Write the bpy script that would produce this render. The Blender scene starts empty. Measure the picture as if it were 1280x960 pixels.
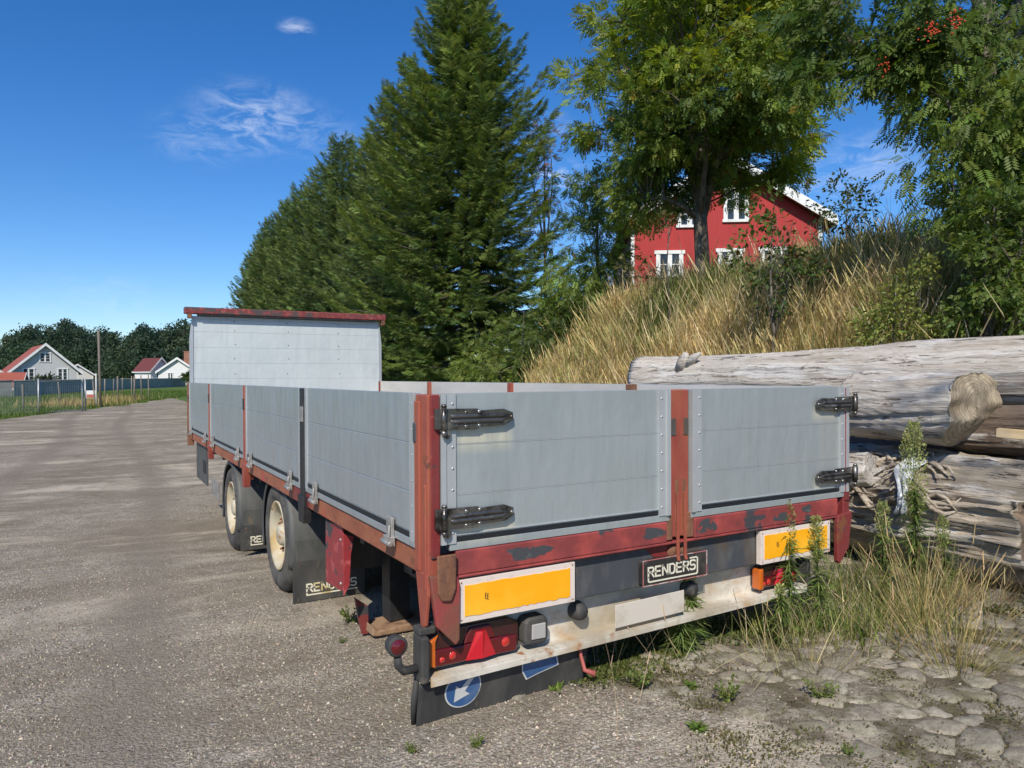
import bpy, math, random
import numpy as np
from mathutils import Vector, Matrix
C = bpy.context.scene
COL = C.collection
PI = math.pi
rad = math.radians
random.seed(7)
RNG = np.random.default_rng(11)

# ------------------------------------------------------------------ camera
CX, CY, CZ = -1.1118, -2.5431, 1.357
YAW, PITCH, ROLL, FPX = 0.5293, -0.0110, -0.0042, 907.76
_r = Vector((math.cos(YAW), -math.sin(YAW), 0)); _d = Vector((math.sin(YAW), math.cos(YAW), 0)); _u = Vector((0, 0, 1))
_d2 = _d*math.cos(PITCH) + _u*math.sin(PITCH); _u2 = -_d*math.sin(PITCH) + _u*math.cos(PITCH)
_r3 = _r*math.cos(ROLL) + _u2*math.sin(ROLL); _u3 = -_r*math.sin(ROLL) + _u2*math.cos(ROLL)
cd = bpy.data.cameras.new('camera'); cam = bpy.data.objects.new('camera', cd); COL.objects.link(cam)
cd.sensor_width = 36; cd.lens = FPX/1280*36; cd.clip_end = 5000; cd.clip_start = 0.05
M = Matrix(((_r3.x, _u3.x, -_d2.x, CX), (_r3.y, _u3.y, -_d2.y, CY), (_r3.z, _u3.z, -_d2.z, CZ), (0, 0, 0, 1)))
cam.matrix_world = M
C.camera = cam

# ------------------------------------------------------------------ sky + sun
SUN_AZ = rad(180+40)      # bearing of the sun, clockwise from +Y
SUN_EL = rad(43)
W = bpy.data.worlds.new('World'); C.world = W; W.use_nodes = True
nt = W.node_tree; nt.nodes.clear()
def N(nt, typ, **kw):
    n = nt.nodes.new(typ)
    for k, v in kw.items():
        if k.startswith('i_'):
            key = k[2:]
            key = int(key) if key.isdigit() else key.replace('_', ' ')
            n.inputs[key].default_value = v
        else: setattr(n, k, v)
    return n
sky = N(nt, 'ShaderNodeTexSky', sky_type='NISHITA', sun_disc=False, sun_elevation=SUN_EL, sun_rotation=SUN_AZ,
        altitude=250, air_density=1.0, dust_density=0.25, ozone_density=3.2)
tc = N(nt, 'ShaderNodeTexCoord')
hsv = N(nt, 'ShaderNodeHueSaturation', i_Hue=0.503, i_Saturation=1.32, i_Value=1.0)
nt.links.new(sky.outputs[0], hsv.inputs['Color'])
# clouds: patches of broken noise round chosen bearings
def px_dir(px, py):
    a = (px-640)/FPX; b = -(py-480)/FPX
    return (_d2 + a*_r3 + b*_u3).normalized()
mp = N(nt, 'ShaderNodeMapping'); mp.inputs['Scale'].default_value = (1, 1, 2.6)
nt.links.new(tc.outputs['Generated'], mp.inputs[0])
nz = N(nt, 'ShaderNodeTexNoise', i_Scale=24.0, i_Detail=9.0, i_Roughness=0.66, i_Distortion=0.7); nt.links.new(mp.outputs[0], nz.inputs['Vector'])
def math_(nt, op, a, b=None, clamp=False):
    n = nt.nodes.new('ShaderNodeMath'); n.operation = op; n.use_clamp = clamp
    for i, v in enumerate((a, b)):
        if v is None: continue
        if isinstance(v, (int, float)): n.inputs[i].default_value = v
        else: nt.links.new(v, n.inputs[i])
    return n.outputs[0]
total = None
for (px, py, r, st) in [(325, 150, 6.5, .75), (250, 172, 5.0, .35), (390, 165, 5, .3), (370, 36, 1.7, .9), (700, 222, 3.6, .85), (690, 155, 2.4, .45), (1080, 212, 7.0, .45),
                        (1000, 232, 4.0, .4), (760, 270, 5.0, .55), (120, 375, 6.0, .2), (640, 285, 5, .3)]:
    dv = px_dir(px, py)
    # distance to the patch centre on the unit sphere, squeezed vertically
    sub = N(nt, 'ShaderNodeVectorMath', operation='SUBTRACT'); nt.links.new(tc.outputs['Generated'], sub.inputs[0]); sub.inputs[1].default_value = dv
    mul = N(nt, 'ShaderNodeVectorMath', operation='MULTIPLY'); nt.links.new(sub.outputs[0], mul.inputs[0]); mul.inputs[1].default_value = (1, 1, 1.9)
    ln = N(nt, 'ShaderNodeVectorMath', operation='LENGTH'); nt.links.new(mul.outputs[0], ln.inputs[0])
    mr = N(nt, 'ShaderNodeMapRange', interpolation_type='SMOOTHERSTEP'); nt.links.new(ln.outputs['Value'], mr.inputs[0])
    mr.inputs[1].default_value = 0; mr.inputs[2].default_value = math.tan(rad(r)); mr.inputs[3].default_value = st; mr.inputs[4].default_value = 0
    total = mr.outputs[0] if total is None else math_(nt, 'MAXIMUM', total, mr.outputs[0])
nr = N(nt, 'ShaderNodeMapRange'); nt.links.new(nz.outputs[0], nr.inputs[0]); nr.inputs[1].default_value = .42; nr.inputs[2].default_value = .78
cl = math_(nt, 'MULTIPLY', total, nr.outputs[0], True)
mx = N(nt, 'ShaderNodeMixRGB'); nt.links.new(cl, mx.inputs[0]); tn_ = N(nt, 'ShaderNodeMixRGB', blend_type='MULTIPLY'); tn_.inputs[0].default_value = 1; nt.links.new(hsv.outputs[0], tn_.inputs[1]); tn_.inputs[2].default_value = (.86, .95, 1.10, 1); nt.links.new(tn_.outputs[0], mx.inputs[1]); mx.inputs[2].default_value = (6.6, 7.3, 8.6, 1)
bg = N(nt, 'ShaderNodeBackground', i_Strength=0.115); nt.links.new(mx.outputs[0], bg.inputs[0])
ow = N(nt, 'ShaderNodeOutputWorld'); nt.links.new(bg.outputs[0], ow.inputs[0])
sl = bpy.data.lights.new('sun', 'SUN'); sl.energy = 4.3; sl.angle = rad(.55); sl.color = (1.0, .93, .82)
so = bpy.data.objects.new('sun', sl); COL.objects.link(so)
sdir = Vector((math.sin(SUN_AZ)*math.cos(SUN_EL), math.cos(SUN_AZ)*math.cos(SUN_EL), math.sin(SUN_EL)))
so.rotation_euler = sdir.to_track_quat('Z', 'Y').to_euler(); so.location = sdir*60
C.view_settings.view_transform = 'Standard'; C.view_settings.look = 'None'; C.view_settings.exposure = .18; C.view_settings.gamma = 1
C.view_settings.use_curve_mapping = False
C.cycles.max_bounces = 6; C.cycles.transparent_max_bounces = 8; C.cycles.diffuse_bounces = 3; C.cycles.glossy_bounces = 3

# ------------------------------------------------------------------ materials
def mat(name):
    m = bpy.data.materials.new(name); m.use_nodes = True
    t = m.node_tree; b = t.nodes['Principled BSDF']; return m, t, b
def c4(c): return (c[0], c[1], c[2], 1)
def coords(t, scale=(1, 1, 1), kind='Object'):
    tcx = t.nodes.new('ShaderNodeTexCoord'); mpx = t.nodes.new('ShaderNodeMapping'); mpx.inputs['Scale'].default_value = scale
    t.links.new(tcx.outputs[kind], mpx.inputs[0]); return mpx.outputs[0]
def noise(t, vec, scale, detail=5, rough=.55, dist=0):
    n = N(t, 'ShaderNodeTexNoise', i_Scale=scale, i_Detail=detail, i_Roughness=rough, i_Distortion=dist); t.links.new(vec, n.inputs['Vector']); return n.outputs[0]
def ramp(t, val, lo, hi, a=0.0, b=1.0):
    n = t.nodes.new('ShaderNodeMapRange'); t.links.new(val, n.inputs[0])
    n.inputs[1].default_value = lo; n.inputs[2].default_value = hi; n.inputs[3].default_value = a; n.inputs[4].default_value = b; return n.outputs[0]
def mixc(t, fac, a, b):
    n = t.nodes.new('ShaderNodeMixRGB')
    if isinstance(fac, (int, float)): n.inputs[0].default_value = fac
    else: t.links.new(fac, n.inputs[0])
    for i, v in ((1, a), (2, b)):
        if isinstance(v, (tuple, list)): n.inputs[i].default_value = c4(v)
        else: t.links.new(v, n.inputs[i])
    return n.outputs[0]
def bump(t, b, h, strength=.3, dist=.01):
    n = t.nodes.new('ShaderNodeBump'); n.inputs['Strength'].default_value = strength; n.inputs['Distance'].default_value = dist
    t.links.new(h, n.inputs['Height']); t.links.new(n.outputs[0], b.inputs['Normal'])
def layered(name, base, layers=(), rough=.5, metal=0., bumps=None, rvar=.0):
    """layers: (colour, scale, lo, hi, stretch, detail) laid over base where the noise passes lo..hi"""
    m, t, b = mat(name)
    col = base; hsum = None
    for i, L in enumerate(layers):
        c, s, lo, hi, st = L[:5]; det = L[5] if len(L) > 5 else 6
        v = coords(t, st)
        mo = t.nodes.new('ShaderNodeVectorMath'); mo.operation = 'ADD'; mo.inputs[1].default_value = (i*7.3, i*3.1, i*5.7); t.links.new(v, mo.inputs[0])
        col = mixc(t, ramp(t, noise(t, mo.outputs[0], s, det, .62), lo, hi), col, c)
    if isinstance(col, (tuple, list)): b.inputs['Base Color'].default_value = c4(col)
    else: t.links.new(col, b.inputs['Base Color'])
    b.inputs['Roughness'].default_value = rough; b.inputs['Metallic'].default_value = metal
    if rvar:
        t.links.new(ramp(t, noise(t, coords(t), 9, 5), .3, .7, rough-rvar, rough+rvar), b.inputs['Roughness'])
    if bumps: bump(t, b, noise(t, coords(t, bumps[2] if len(bumps) > 2 else (1, 1, 1)), bumps[0], 6, .6), bumps[1], .004)
    return m
one = (1, 1, 1)
RED = (.19, .038, .035); RUST = (.20, .075, .035); ORUST = (.36, .105, .05); DARK = (.045, .05, .055)
M_red = layered('red_paint', RED, [((.20, .022, .02), 3, .42, .62, one), (DARK, 2.6, .57, .585, (1, 1, 2.2), 9), (RUST, 5, .60, .66, one, 9), ((.36, .10, .09), 26, .62, .70, one)], .5, 0, (60, .25), .1)
M_redpeel = layered('red_paint_peeling', RED, [((.34, .08, .07), 18, .5, .6, one), ((.085, .06, .055), 3.4, .50, .53, (1, 1, 1.6), 10), (RUST, 9, .62, .66, one, 9)], .55, 0, (60, .3), .1)
M_post = layered('faded_red_orange_paint', (.33, .085, .048), [((.25, .045, .035), 3.0, .45, .6, (1, 1, .5)), ((.24, .085, .04), 12, .55, .66, (2, 2, .7), 9), ((.13, .05, .03), 7, .66, .7, one, 9)], .6, 0, (70, .3), .1)
M_railside = layered('rust_orange_rail', (.34, .12, .06), [((.24, .07, .035), 10, .4, .7, (1, .4, 1)), ((.42, .06, .05), 3, .58, .62, one), ((.10, .045, .03), 16, .6, .7, one)], .65, 0, (60, .3))
M_rust = layered('brown_rust', (.17, .075, .04), [((.24, .11, .06), 14, .4, .6, one), ((.08, .04, .03), 9, .55, .65, one, 9)], .85, 0, (50, .8))
M_dark = layered('dark_grey_beam', (.058, .063, .070), [((.11, .075, .045), 4, .48, .68, (1.6, 1, .35)), ((.10, .10, .10), 12, .5, .7, (1, 1, .4)), ((.22, .05, .045), 5, .655, .665, (1, 1, .8), 10)], .6, 0, (40, .25), .1)
M_black = layered('black_steel', (.018, .018, .019), [((.05, .045, .04), 6, .5, .7, one)], .55, 0, (40, .2))
M_rubber = layered('weathered_rubber', (.035, .035, .034), [((.085, .08, .07), 5, .42, .68, (1, 1, .4)), ((.12, .10, .075), 18, .58, .72, (1, 1, .6))], .75, 0, (50, .25))
M_fender = layered('weathered_mudguard_plastic', (.060, .062, .060), [((.10, .10, .09), 6, .42, .65, (1, 1, .35)), ((.15, .12, .08), 13, .62, .72, (1, 1, .5))], .6, 0, (40, .15))
M_tyre = layered('dusty_tyre_rubber', (.055, .052, .048), [((.13, .12, .10), 7, .42, .66, one), ((.02, .02, .02), 16, .55, .7, one)], .85, 0, (80, .3))
M_rim = layered('cream_rim_with_rust', (.50, .45, .33), [((.42, .30, .13), 4.0, .48, .62, one, 9), ((.30, .13, .04), 6, .60, .66, one, 9), ((.14, .07, .04), 16, .68, .72, one, 9)], .6, 0, (50, .4))
M_white = layered('white_paint_with_rust_stains', (.66, .62, .53), [((.42, .36, .26), 2.2, .45, .66, (1, 1, 1.2), 8), ((.46, .28, .12), 3.2, .54, .70, (1, 1, 1.6)), ((.36, .17, .07), 9, .64, .72, one, 9), ((.42, .38, .30), 20, .52, .72, one, 8)], .5, 0, (30, .15))
M_cream = layered('cream_reflector_border', (.72, .62, .54), [((.50, .30, .18), 6, .60, .72, one, 8), ((.55, .46, .38), 24, .55, .70, one)], .5)
M_orange = layered('orange_reflective_sheet', (.95, .42, .008), [((1.0, .50, .03), 3, .45, .6, one), ((.70, .34, .06), 9, .66, .70, one, 9)], .35)
M_galv = layered('galvanised_steel', (.42, .40, .37), [((.25, .24, .22), 14, .45, .65, one)], .5, .5)
M_seal = layered('black_rubber_seal', (.012, .014, .016), [], .6)
M_hinge = layered('worn_dark_metal', (.16, .15, .135), [((.36, .34, .31), 7, .55, .68, (1, 1, 3), 7), ((.05, .045, .04), 16, .5, .62, one, 8)], .34, .75, (40, .3), .1)
M_chrome = layered('chrome_pin', (.55, .54, .50), [((.2, .17, .13), 14, .5, .6, one)], .22, .9)
M_letter = layered('cream_lettering', (.74, .70, .55), [((.56, .44, .18), 5, .60, .66, one)], .55)
M_plateblk = layered('black_name_plate', (.03, .028, .026), [((.10, .09, .08), 8, .5, .7, one)], .4)
M_pink = layered('pale_red_edge', (.45, .16, .15), [((.6, .5, .45), 15, .5, .6, one)], .5)
M_blue = layered('blue_sticker', (.035, .11, .27), [((.10, .17, .30), 9, .5, .7, one), ((.4, .45, .5), 14, .68, .74, one)], .4)
M_wht = layered('white_sticker', (.62, .63, .6), [((.35, .35, .33), 14, .55, .7, one)], .45)
M_wood_foot = layered('rusty_foot', (.30, .19, .11), [((.15, .08, .05), 10, .5, .65, one)], .85, 0, (50, .5))

def alu(name, base, stains=(), rough=.42, met=.45, ribs=90, up='z', streak=(.55, .57, .56), sa=.3):
    m, t, b = mat(name)
    col = base
    v = coords(t, (9, 9, .8)); col = mixc(t, ramp(t, noise(t, v, 2.2, 6, .6), .35, .75, 0, sa), col, streak)
    v = coords(t, (1, 1, 1)); col = mixc(t, ramp(t, noise(t, v, 2.0, 5, .5), .4, .8, 0, .35), col, tuple(x*.78 for x in base))
    col = mixc(t, ramp(t, noise(t, coords(t), 38, 3, .5), .70, .76, 0, .35), col, (.62, .62, .6))
    tcx = t.nodes.new('ShaderNodeTexCoord'); sp = t.nodes.new('ShaderNodeSeparateXYZ'); t.links.new(tcx.outputs['Object'], sp.inputs[0])
    for (x0, x1, z0, z1, cc, amt) in stains:       # bleached stains under the hinges
        def sm(o, a, b2, w=.018): return math_(t, 'MULTIPLY', ramp(t, o, a-w, a+w), ramp(t, o, b2-w, b2+w, 1, 0))
        nn = noise(t, coords(t, (26, 26, 2.5)), 1.3, 5, .65)
        f = math_(t, 'MULTIPLY', sm(sp.outputs[0], x0, x1), sm(sp.outputs[2], z0, z1, .03))
        f = math_(t, 'MULTIPLY', f, ramp(t, nn, .25, .5, .25, amt)); col = mixc(t, f, col, cc)
    t.links.new(col, b.inputs['Base Color'])
    b.inputs['Metallic'].default_value = met
    t.links.new(ramp(t, noise(t, coords(t, (6, 6, 1)), 3, 5), .3, .7, rough-.08, rough+.12), b.inputs['Roughness'])
    sct = noise(t, coords(t, (1.2, 1.2, 5)), 7, 7, .75); col = mixc(t, ramp(t, sct, .66, .70, 0, .5), col, (.68, .69, .67))
    col = mixc(t, ramp(t, noise(t, coords(t, (14, 14, .9)), 1.7, 5, .7), .56, .72, 0, .35), col, tuple(x*.62 for x in base)); t.links.new(col, b.inputs['Base Color'])
    bump(t, b, noise(t, coords(t, (1, 1, .7)), 2.6, 4, .55), .45, .03)
    return m
ALU = (.425, .47, .46)
_st = (.74, .70, .54)
M_alu = alu('anodised_aluminium', ALU)
M_aluside = alu('anodised_aluminium_side', (.39, .43, .445), (), .38, .5, sa=.5)
M_aludoorL = alu('aluminium_door', ALU, [(.13, .37, .975+.1, 1.045+.1, _st, .9), (.13, .38, .615+.1, .67+.1, _st, 1.0)])
M_aludoorR = alu('aluminium_door_streaked', ALU, [(2.245, 2.44, 1.02+.1, 1.065+.1, _st, .95), (2.25, 2.50, .63+.1, .675+.1, _st, .9), (2.30, 2.5, .75+.1, 1.02+.1, (.50, .50, .46), .55)])
M_alulight = alu('pale_aluminium_edge', (.50, .52, .52), (), .4, .4)
M_aluwhite = alu('pale_aluminium_boards', (.63, .68, .66), (), .5, .25, 40)
M_inner = layered('pale_inner_board', (.62, .60, .55), [((.50, .49, .45), 5, .4, .7, (1, .3, 1))], .55, .1)

def glassy(name, c, rough=.15, spec=.5, em=None):
    m, t, b = mat(name); b.inputs['Base Color'].default_value = c4(c); b.inputs['Roughness'].default_value = rough
    b.inputs['Coat Weight'].default_value = .6; b.inputs['Coat Roughness'].default_value = .08
    v = coords(t); w = t.nodes.new('ShaderNodeTexChecker'); w.inputs['Scale'].default_value = 160; w.inputs[1].default_value = (1, 1, 1, 1); w.inputs[2].default_value = (0, 0, 0, 1)
    t.links.new(v, w.inputs[0]); bump(t, b, w.outputs[1], .35, .001)
    return m
M_lensred = glassy('dark_red_lens', (.11, .006, .008)); M_lensred2 = glassy('bright_red_reflector', (.52, .012, .022)); M_lenssm = glassy('smoked_lens', (.045, .012, .012))
M_amber = glassy('amber_lens', (.55, .12, .01)); M_clear = glassy('clear_lamp_glass', (.42, .40, .38)); M_lensr3 = glassy('red_lamp_spot', (.55, .03, .02))

# foliage material: colour comes from a per-leaf tint, some light passes through
def foliage(name, trans=.3, rough=.55, spec=.3):
    m, t, b = mat(name)
    at = t.nodes.new('ShaderNodeAttribute'); at.attribute_name = 'tint'
    t.links.new(at.outputs['Color'], b.inputs['Base Color']); b.inputs['Roughness'].default_value = rough
    b.inputs['Specular IOR Level'].default_value = spec
    tr = t.nodes.new('ShaderNodeBsdfTranslucent')
    hs = N(t, 'ShaderNodeHueSaturation', i_Hue=.485, i_Saturation=1.15, i_Value=1.6); t.links.new(at.outputs['Color'], hs.inputs['Color']); t.links.new(hs.outputs[0], tr.inputs[0])
    ms = t.nodes.new('ShaderNodeMixShader'); ms.inputs[0].default_value = trans
    t.links.new(b.outputs[0], ms.inputs[1]); t.links.new(tr.outputs[0], ms.inputs[2])
    t.links.new(ms.outputs[0], t.nodes['Material Output'].inputs['Surface']); return m
M_leaf = foliage('leaf', .38); M_needle = foliage('needle', .22, .6, .25); M_blade = foliage('grass_blade', .3, .6, .2)
M_bark = layered('grey_brown_bark', (.10, .085, .065), [((.19, .17, .14), 10, .45, .62, (1, 1, .3), 8), ((.03, .025, .02), 18, .55, .65, (1, 1, .25), 8)], .9, 0, (30, 1.0, (1, 1, .25)))
M_berry = layered('orange_red_berries', (.55, .06, .02), [], .4)

# ------------------------------------------------------------------ mesh helpers
def tag(o, label=None, cat=None, group=None, kind=None):
    if label: o['label'] = label
    if cat: o['category'] = cat
    if group: o['group'] = group
    if kind: o['kind'] = kind
    return o
def empty(name, loc=(0, 0, 0), rz=0):
    o = bpy.data.objects.new(name, None); COL.objects.link(o); o.location = loc; o.rotation_euler.z = rz; o.empty_display_size = .2; return o
class MB:
    def __init__(s): s.v = []; s.f = []; s.sm = []; s.mi = []; s.cur = 0
    def add(s, vs, fs, smooth=False):
        n = len(s.v); s.v += [tuple(v) for v in vs]
        for f in fs: s.f.append(tuple(i+n for i in f)); s.sm.append(smooth); s.mi.append(s.cur)
        return s
    def box(s, x0, x1, y0, y1, z0, z1):
        v = [(x0, y0, z0), (x1, y0, z0), (x1, y1, z0), (x0, y1, z0), (x0, y0, z1), (x1, y0, z1), (x1, y1, z1), (x0, y1, z1)]
        return s.add(v, [(0, 3, 2, 1), (4, 5, 6, 7), (0, 1, 5, 4), (1, 2, 6, 5), (2, 3, 7, 6), (3, 0, 4, 7)])
    def hexa(s, v): return s.add(v, [(0, 3, 2, 1), (4, 5, 6, 7), (0, 1, 5, 4), (1, 2, 6, 5), (2, 3, 7, 6), (3, 0, 4, 7)])
    def prism(s, poly, axis, a, b):
        """poly: 2-D points in the plane across `axis`, extruded from a to b"""
        def P(p, t): return {'x': (t, p[0], p[1]), 'y': (p[0], t, p[1]), 'z': (p[0], p[1], t)}[axis]
        n = len(poly); v = [P(p, a) for p in poly] + [P(p, b) for p in poly]
        ar = sum(poly[i][0]*poly[(i+1) % n][1]-poly[(i+1) % n][0]*poly[i][1] for i in range(n))
        f = [tuple(range(n)), tuple(range(2*n-1, n-1, -1))] + [(i, i+n, (i+1) % n+n, (i+1) % n) for i in range(n)]
        flip = (ar > 0) == ((b > a) != (axis == 'y'))
        if flip: f = [q[::-1] for q in f]
        # orientation made consistent: first cap must look away from the second
        return s.add(v, f)
    def tube(s, pts, rr, n=10, cap=True, smooth=True):
        pts = [Vector(p) for p in pts]; rings = []; base = len(s.v)
        if isinstance(rr, (int, float)): rr = [rr]*len(pts)
        up = None; vs = []
        for i, p in enumerate(pts):
            d = (pts[min(i+1, len(pts)-1)]-pts[max(i-1, 0)]).normalized()
            if up is None:
                up = Vector((0, 0, 1)) if abs(d.z) < .9 else Vector((1, 0, 0))
            a = d.cross(up).normalized(); b = a.cross(d).normalized(); up = b
            for k in range(n):
                t = 2*PI*k/n; vs.append(p+(a*math.cos(t)+b*math.sin(t))*rr[i])
        fs = []
        for i in range(len(pts)-1):
            for k in range(n):
                fs.append((i*n+k, i*n+(k+1) % n, (i+1)*n+(k+1) % n, (i+1)*n+k))
        s.add(vs, fs, smooth)
        if cap:
            m = len(pts)-1
            for f in (tuple(range(n-1, -1, -1)), tuple(m*n+k for k in range(n))): s.f.append(tuple(i+base for i in f)); s.sm.append(False); s.mi.append(s.cur)
        return s
    def lathe(s, prof, c, axis='x', n=40, smooth=True):
        """prof: (along axis, radius)"""
        vs = []
        for (a, r) in prof:
            for k in range(n):
                t = 2*PI*k/n; u, v = r*math.cos(t), r*math.sin(t)
                vs.append({'x': (c[0]+a, c[1]+u, c[2]+v), 'y': (c[0]+u, c[1]+a, c[2]+v), 'z': (c[0]+u, c[1]+v, c[2]+a)}[axis])
        fs = [(i*n+k, i*n+(k+1) % n, (i+1)*n+(k+1) % n, (i+1)*n+k) for i in range(len(prof)-1) for k in range(n)]
        return s.add(vs, fs, smooth)
    def build(s, name, m, parent=None, bevel=0, seg=2, loc=(0, 0, 0)):
        me = bpy.data.meshes.new(name); me.from_pydata(s.v, [], s.f)
        me.polygons.foreach_set('use_smooth', s.sm)
        for mm in (m if isinstance(m, (list, tuple)) else [m]): me.materials.append(mm)
        me.polygons.foreach_set('material_index', s.mi); me.update()
        import bmesh
        bm = bmesh.new(); bm.from_mesh(me); bmesh.ops.recalc_face_normals(bm, faces=bm.faces); bm.to_mesh(me); bm.free()
        o = bpy.data.objects.new(name, me); COL.objects.link(o); o.location = loc
        if parent is not None: o.parent = parent
        if bevel:
            b = o.modifiers.new('bevel', 'BEVEL'); b.width = bevel; b.segments = seg; b.limit_method = 'ANGLE'; b.angle_limit = rad(40)
        return o
def box(name, m, parent, x0, x1, y0, y1, z0, z1, bevel=.003):
    return MB().box(x0, x1, y0, y1, z0, z1).build(name, m, parent, bevel)

def np_mesh(name, V, F, tint, m, parent=None, smooth=False):
    """V (n,3), F (k,4 or 3), tint (n,3)"""
    me = bpy.data.meshes.new(name)
    me.vertices.add(len(V)); me.vertices.foreach_set('co', np.ascontiguousarray(V, dtype=np.float32).ravel())
    k = F.shape[1]
    me.loops.add(F.size); me.loops.foreach_set('vertex_index', np.ascontiguousarray(F, dtype=np.int32).ravel())
    me.polygons.add(len(F)); me.polygons.foreach_set('loop_start', np.arange(0, F.size, k, dtype=np.int32))
    me.polygons.foreach_set('use_smooth', np.full(len(F), smooth))
    me.update(calc_edges=True)
    if tint is not None:
        a = me.color_attributes.new('tint', 'FLOAT_COLOR', 'POINT')
        a.data.foreach_set('color', np.concatenate([tint, np.ones((len(V), 1))], 1).astype(np.float32).ravel())
    me.materials.append(m)
    o = bpy.data.objects.new(name, me); COL.objects.link(o)
    if parent is not None: o.parent = parent
    return o
def scatter(tv, tf, pos, R, tint):
    """tv (m,3) template, pos (n,3), R (n,3,3) incl. scale; tint (n,3)"""
    n, m = len(pos), len(tv)
    V = np.einsum('nij,mj->nmi', R, tv) + pos[:, None, :]
    F = (tf[None] + (np.arange(n)*m)[:, None, None]).reshape(-1, tf.shape[1])
    return V.reshape(-1, 3), F, np.repeat(tint, m, 0)
def frame(d, roll, scale):
    """matrices whose local +Y looks along d, rolled at random; scale (n,) or (n,3)"""
    d = d/np.linalg.norm(d, axis=1, keepdims=True)
    up = np.tile(np.array([0, 0, 1.]), (len(d), 1)); bad = np.abs(d[:, 2]) > .97; up[bad] = [1, 0, 0]
    x = np.cross(d, up); x /= np.linalg.norm(x, axis=1, keepdims=True); z = np.cross(x, d)
    c, s_ = np.cos(roll)[:, None], np.sin(roll)[:, None]
    x2 = x*c+z*s_; z2 = -x*s_+z*c
    scale = np.asarray(scale); scale = scale[:, None] if scale.ndim == 1 else scale
    return np.stack([x2*scale[:, :1], d*scale[:, (1 if scale.shape[1] > 1 else 0):][:, :1], z2*scale[:, -1:]], 2)
def rhomb(base, d, n, L, w):
    d = np.array(d, float); d /= np.linalg.norm(d); s_ = np.cross(n, d); s_ = s_/np.linalg.norm(s_)
    b = np.array(base, float)
    return [b, b+d*L*.45+s_*w/2, b+d*L, b+d*L*.45-s_*w/2]
def templ(rs):
    tv = np.array([p for r in rs for p in r]); tf = np.arange(len(tv)).reshape(-1, 4); return tv, tf
def pinnate(pairs=5, L=.2, l=.07, w=.022):
    rs = []
    for i in range(pairs):
        y = L*(.22+.72*i/pairs)
        for s_ in (-1, 1): rs.append(rhomb((0, y, -.12*L*(y/L)**2), (s_*1, .55, -.18), (0, 0, 1), l*(1-.25*abs(i-pairs/2)/pairs), w))
    rs.append(rhomb((0, L*.94, -.12*L), (0, 1, -.25), (0, 0, 1), l, w)); return templ(rs)
def vnoise(P, s, seed=0):
    r = np.random.default_rng(seed); out = np.zeros(len(P)); D = P.shape[1]
    for k in range(7):
        w = r.normal(size=D); w *= s*(1+.6*k)/np.linalg.norm(w); out += np.sin(P@w + r.uniform(0, 6.28))/(1+.45*k)
    return out/2.2

# ------------------------------------------------------------------ terrain
def sstep(a, b, x):
    t = np.clip((x-a)/(b-a), 0, 1); return t*t*(3-2*t)
def ground_z(x, y):
    x = np.asarray(x, float); y = np.asarray(y, float)
    yy = np.clip(y, -4, 5.2)
    z = -.0565*yy - .018*np.clip(y-5.2, 0, 1) - .0*y
    # rising bank to the right of the yard, kept up behind it
    edge = 13.2 + np.clip(x-9, 0, 30)*1.55
    run = 1-sstep(edge-5.5, edge+3.5, y)
    bank = sstep(5.15, 9.0, x)*2.78 + sstep(9, 20, x)*1.12
    z = z + bank*run
    # long wooded rise beyond the houses
    far = sstep(205, 330, y+.15*x)
    z = z + far*9*(1 - sstep(350, 900, y)) + .12*np.sin(x*.07+1)*sstep(40, 80, y)
    # small unevenness of the yard
    z = z + .012*np.sin(x*1.9+.6*y)*np.cos(y*1.4-.5*x) + .006*np.sin(5.1*x+2*y)*np.sin(4.3*y)
    return z
def gz(x, y): return float(ground_z(x, y))
def bearing_at(px, depth):
    """ground point seen in the photograph's column px, `depth` metres in front of the camera"""
    lat = (px-640)/FPX*depth
    return CX+depth*_d.x+lat*_r.x, CY+depth*_d.y+lat*_r.y
def axis_coords(fine0, fine1, step, lo, hi):
    a = list(np.arange(fine0, fine1, step)); x = a[-1]; s_ = step
    while x < hi: s_ *= 1.16; x += s_; a.append(x)
    x = fine0; s_ = step; b = []
    while x > lo: s_ *= 1.16; x -= s_; b.append(x)
    return np.array(b[::-1]+a)
gx = axis_coords(-6, 14, .13, -900, 900); gy = axis_coords(-4, 20, .13, -300, 1400)
X, Y = np.meshgrid(gx, gy); P = np.stack([X.ravel(), Y.ravel(), ground_z(X, Y).ravel()], 1)
nx, ny = len(gx), len(gy)
ii = (np.arange(ny-1)[:, None]*nx+np.arange(nx-1)[None]).ravel()
F = np.stack([ii, ii+1, ii+nx+1, ii+nx], 1)
# tint channels: R gravel, G cobbles, B grass
bx = -4.1+.33*(P[:, 1]-32.4)
wob = vnoise(P[:, :2], .5, 3)*.5
grav = sstep(-.6, .5, P[:, 0]-bx+wob)*(1-sstep(4.2, 5.0, P[:, 0]+.3*wob - np.clip(P[:, 1]-6, 0, 99)*.0))
cob = sstep(.0, .5, P[:, 0]-.55+.35*P[:, 1]+wob*.35)*(1-sstep(-.2, 1.6, P[:, 1]-.3*P[:, 0]))
cob = np.maximum(cob, sstep(2.4, 3.0, P[:, 0]+wob*.3)*(1-sstep(2, 4, P[:, 1])))*sstep(-9, -8, P[:, 1])*(1-sstep(4.6, 5.2, P[:, 0]))
cob = np.maximum(cob, 0)
trk = np.zeros(len(P))
for x0_, w_ in ((-.85, .30), (-2.65, .34), (-1.35, .22), (.15, .16)): trk = np.maximum(trk, np.exp(-((P[:, 0]-x0_-.035*P[:, 1]-.25*np.sin(P[:, 1]*.22+x0_))/w_)**2)*(.60 if w_ > .25 else .35))
tint = np.stack([grav, cob, trk*(1-cob)], 1)
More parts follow.
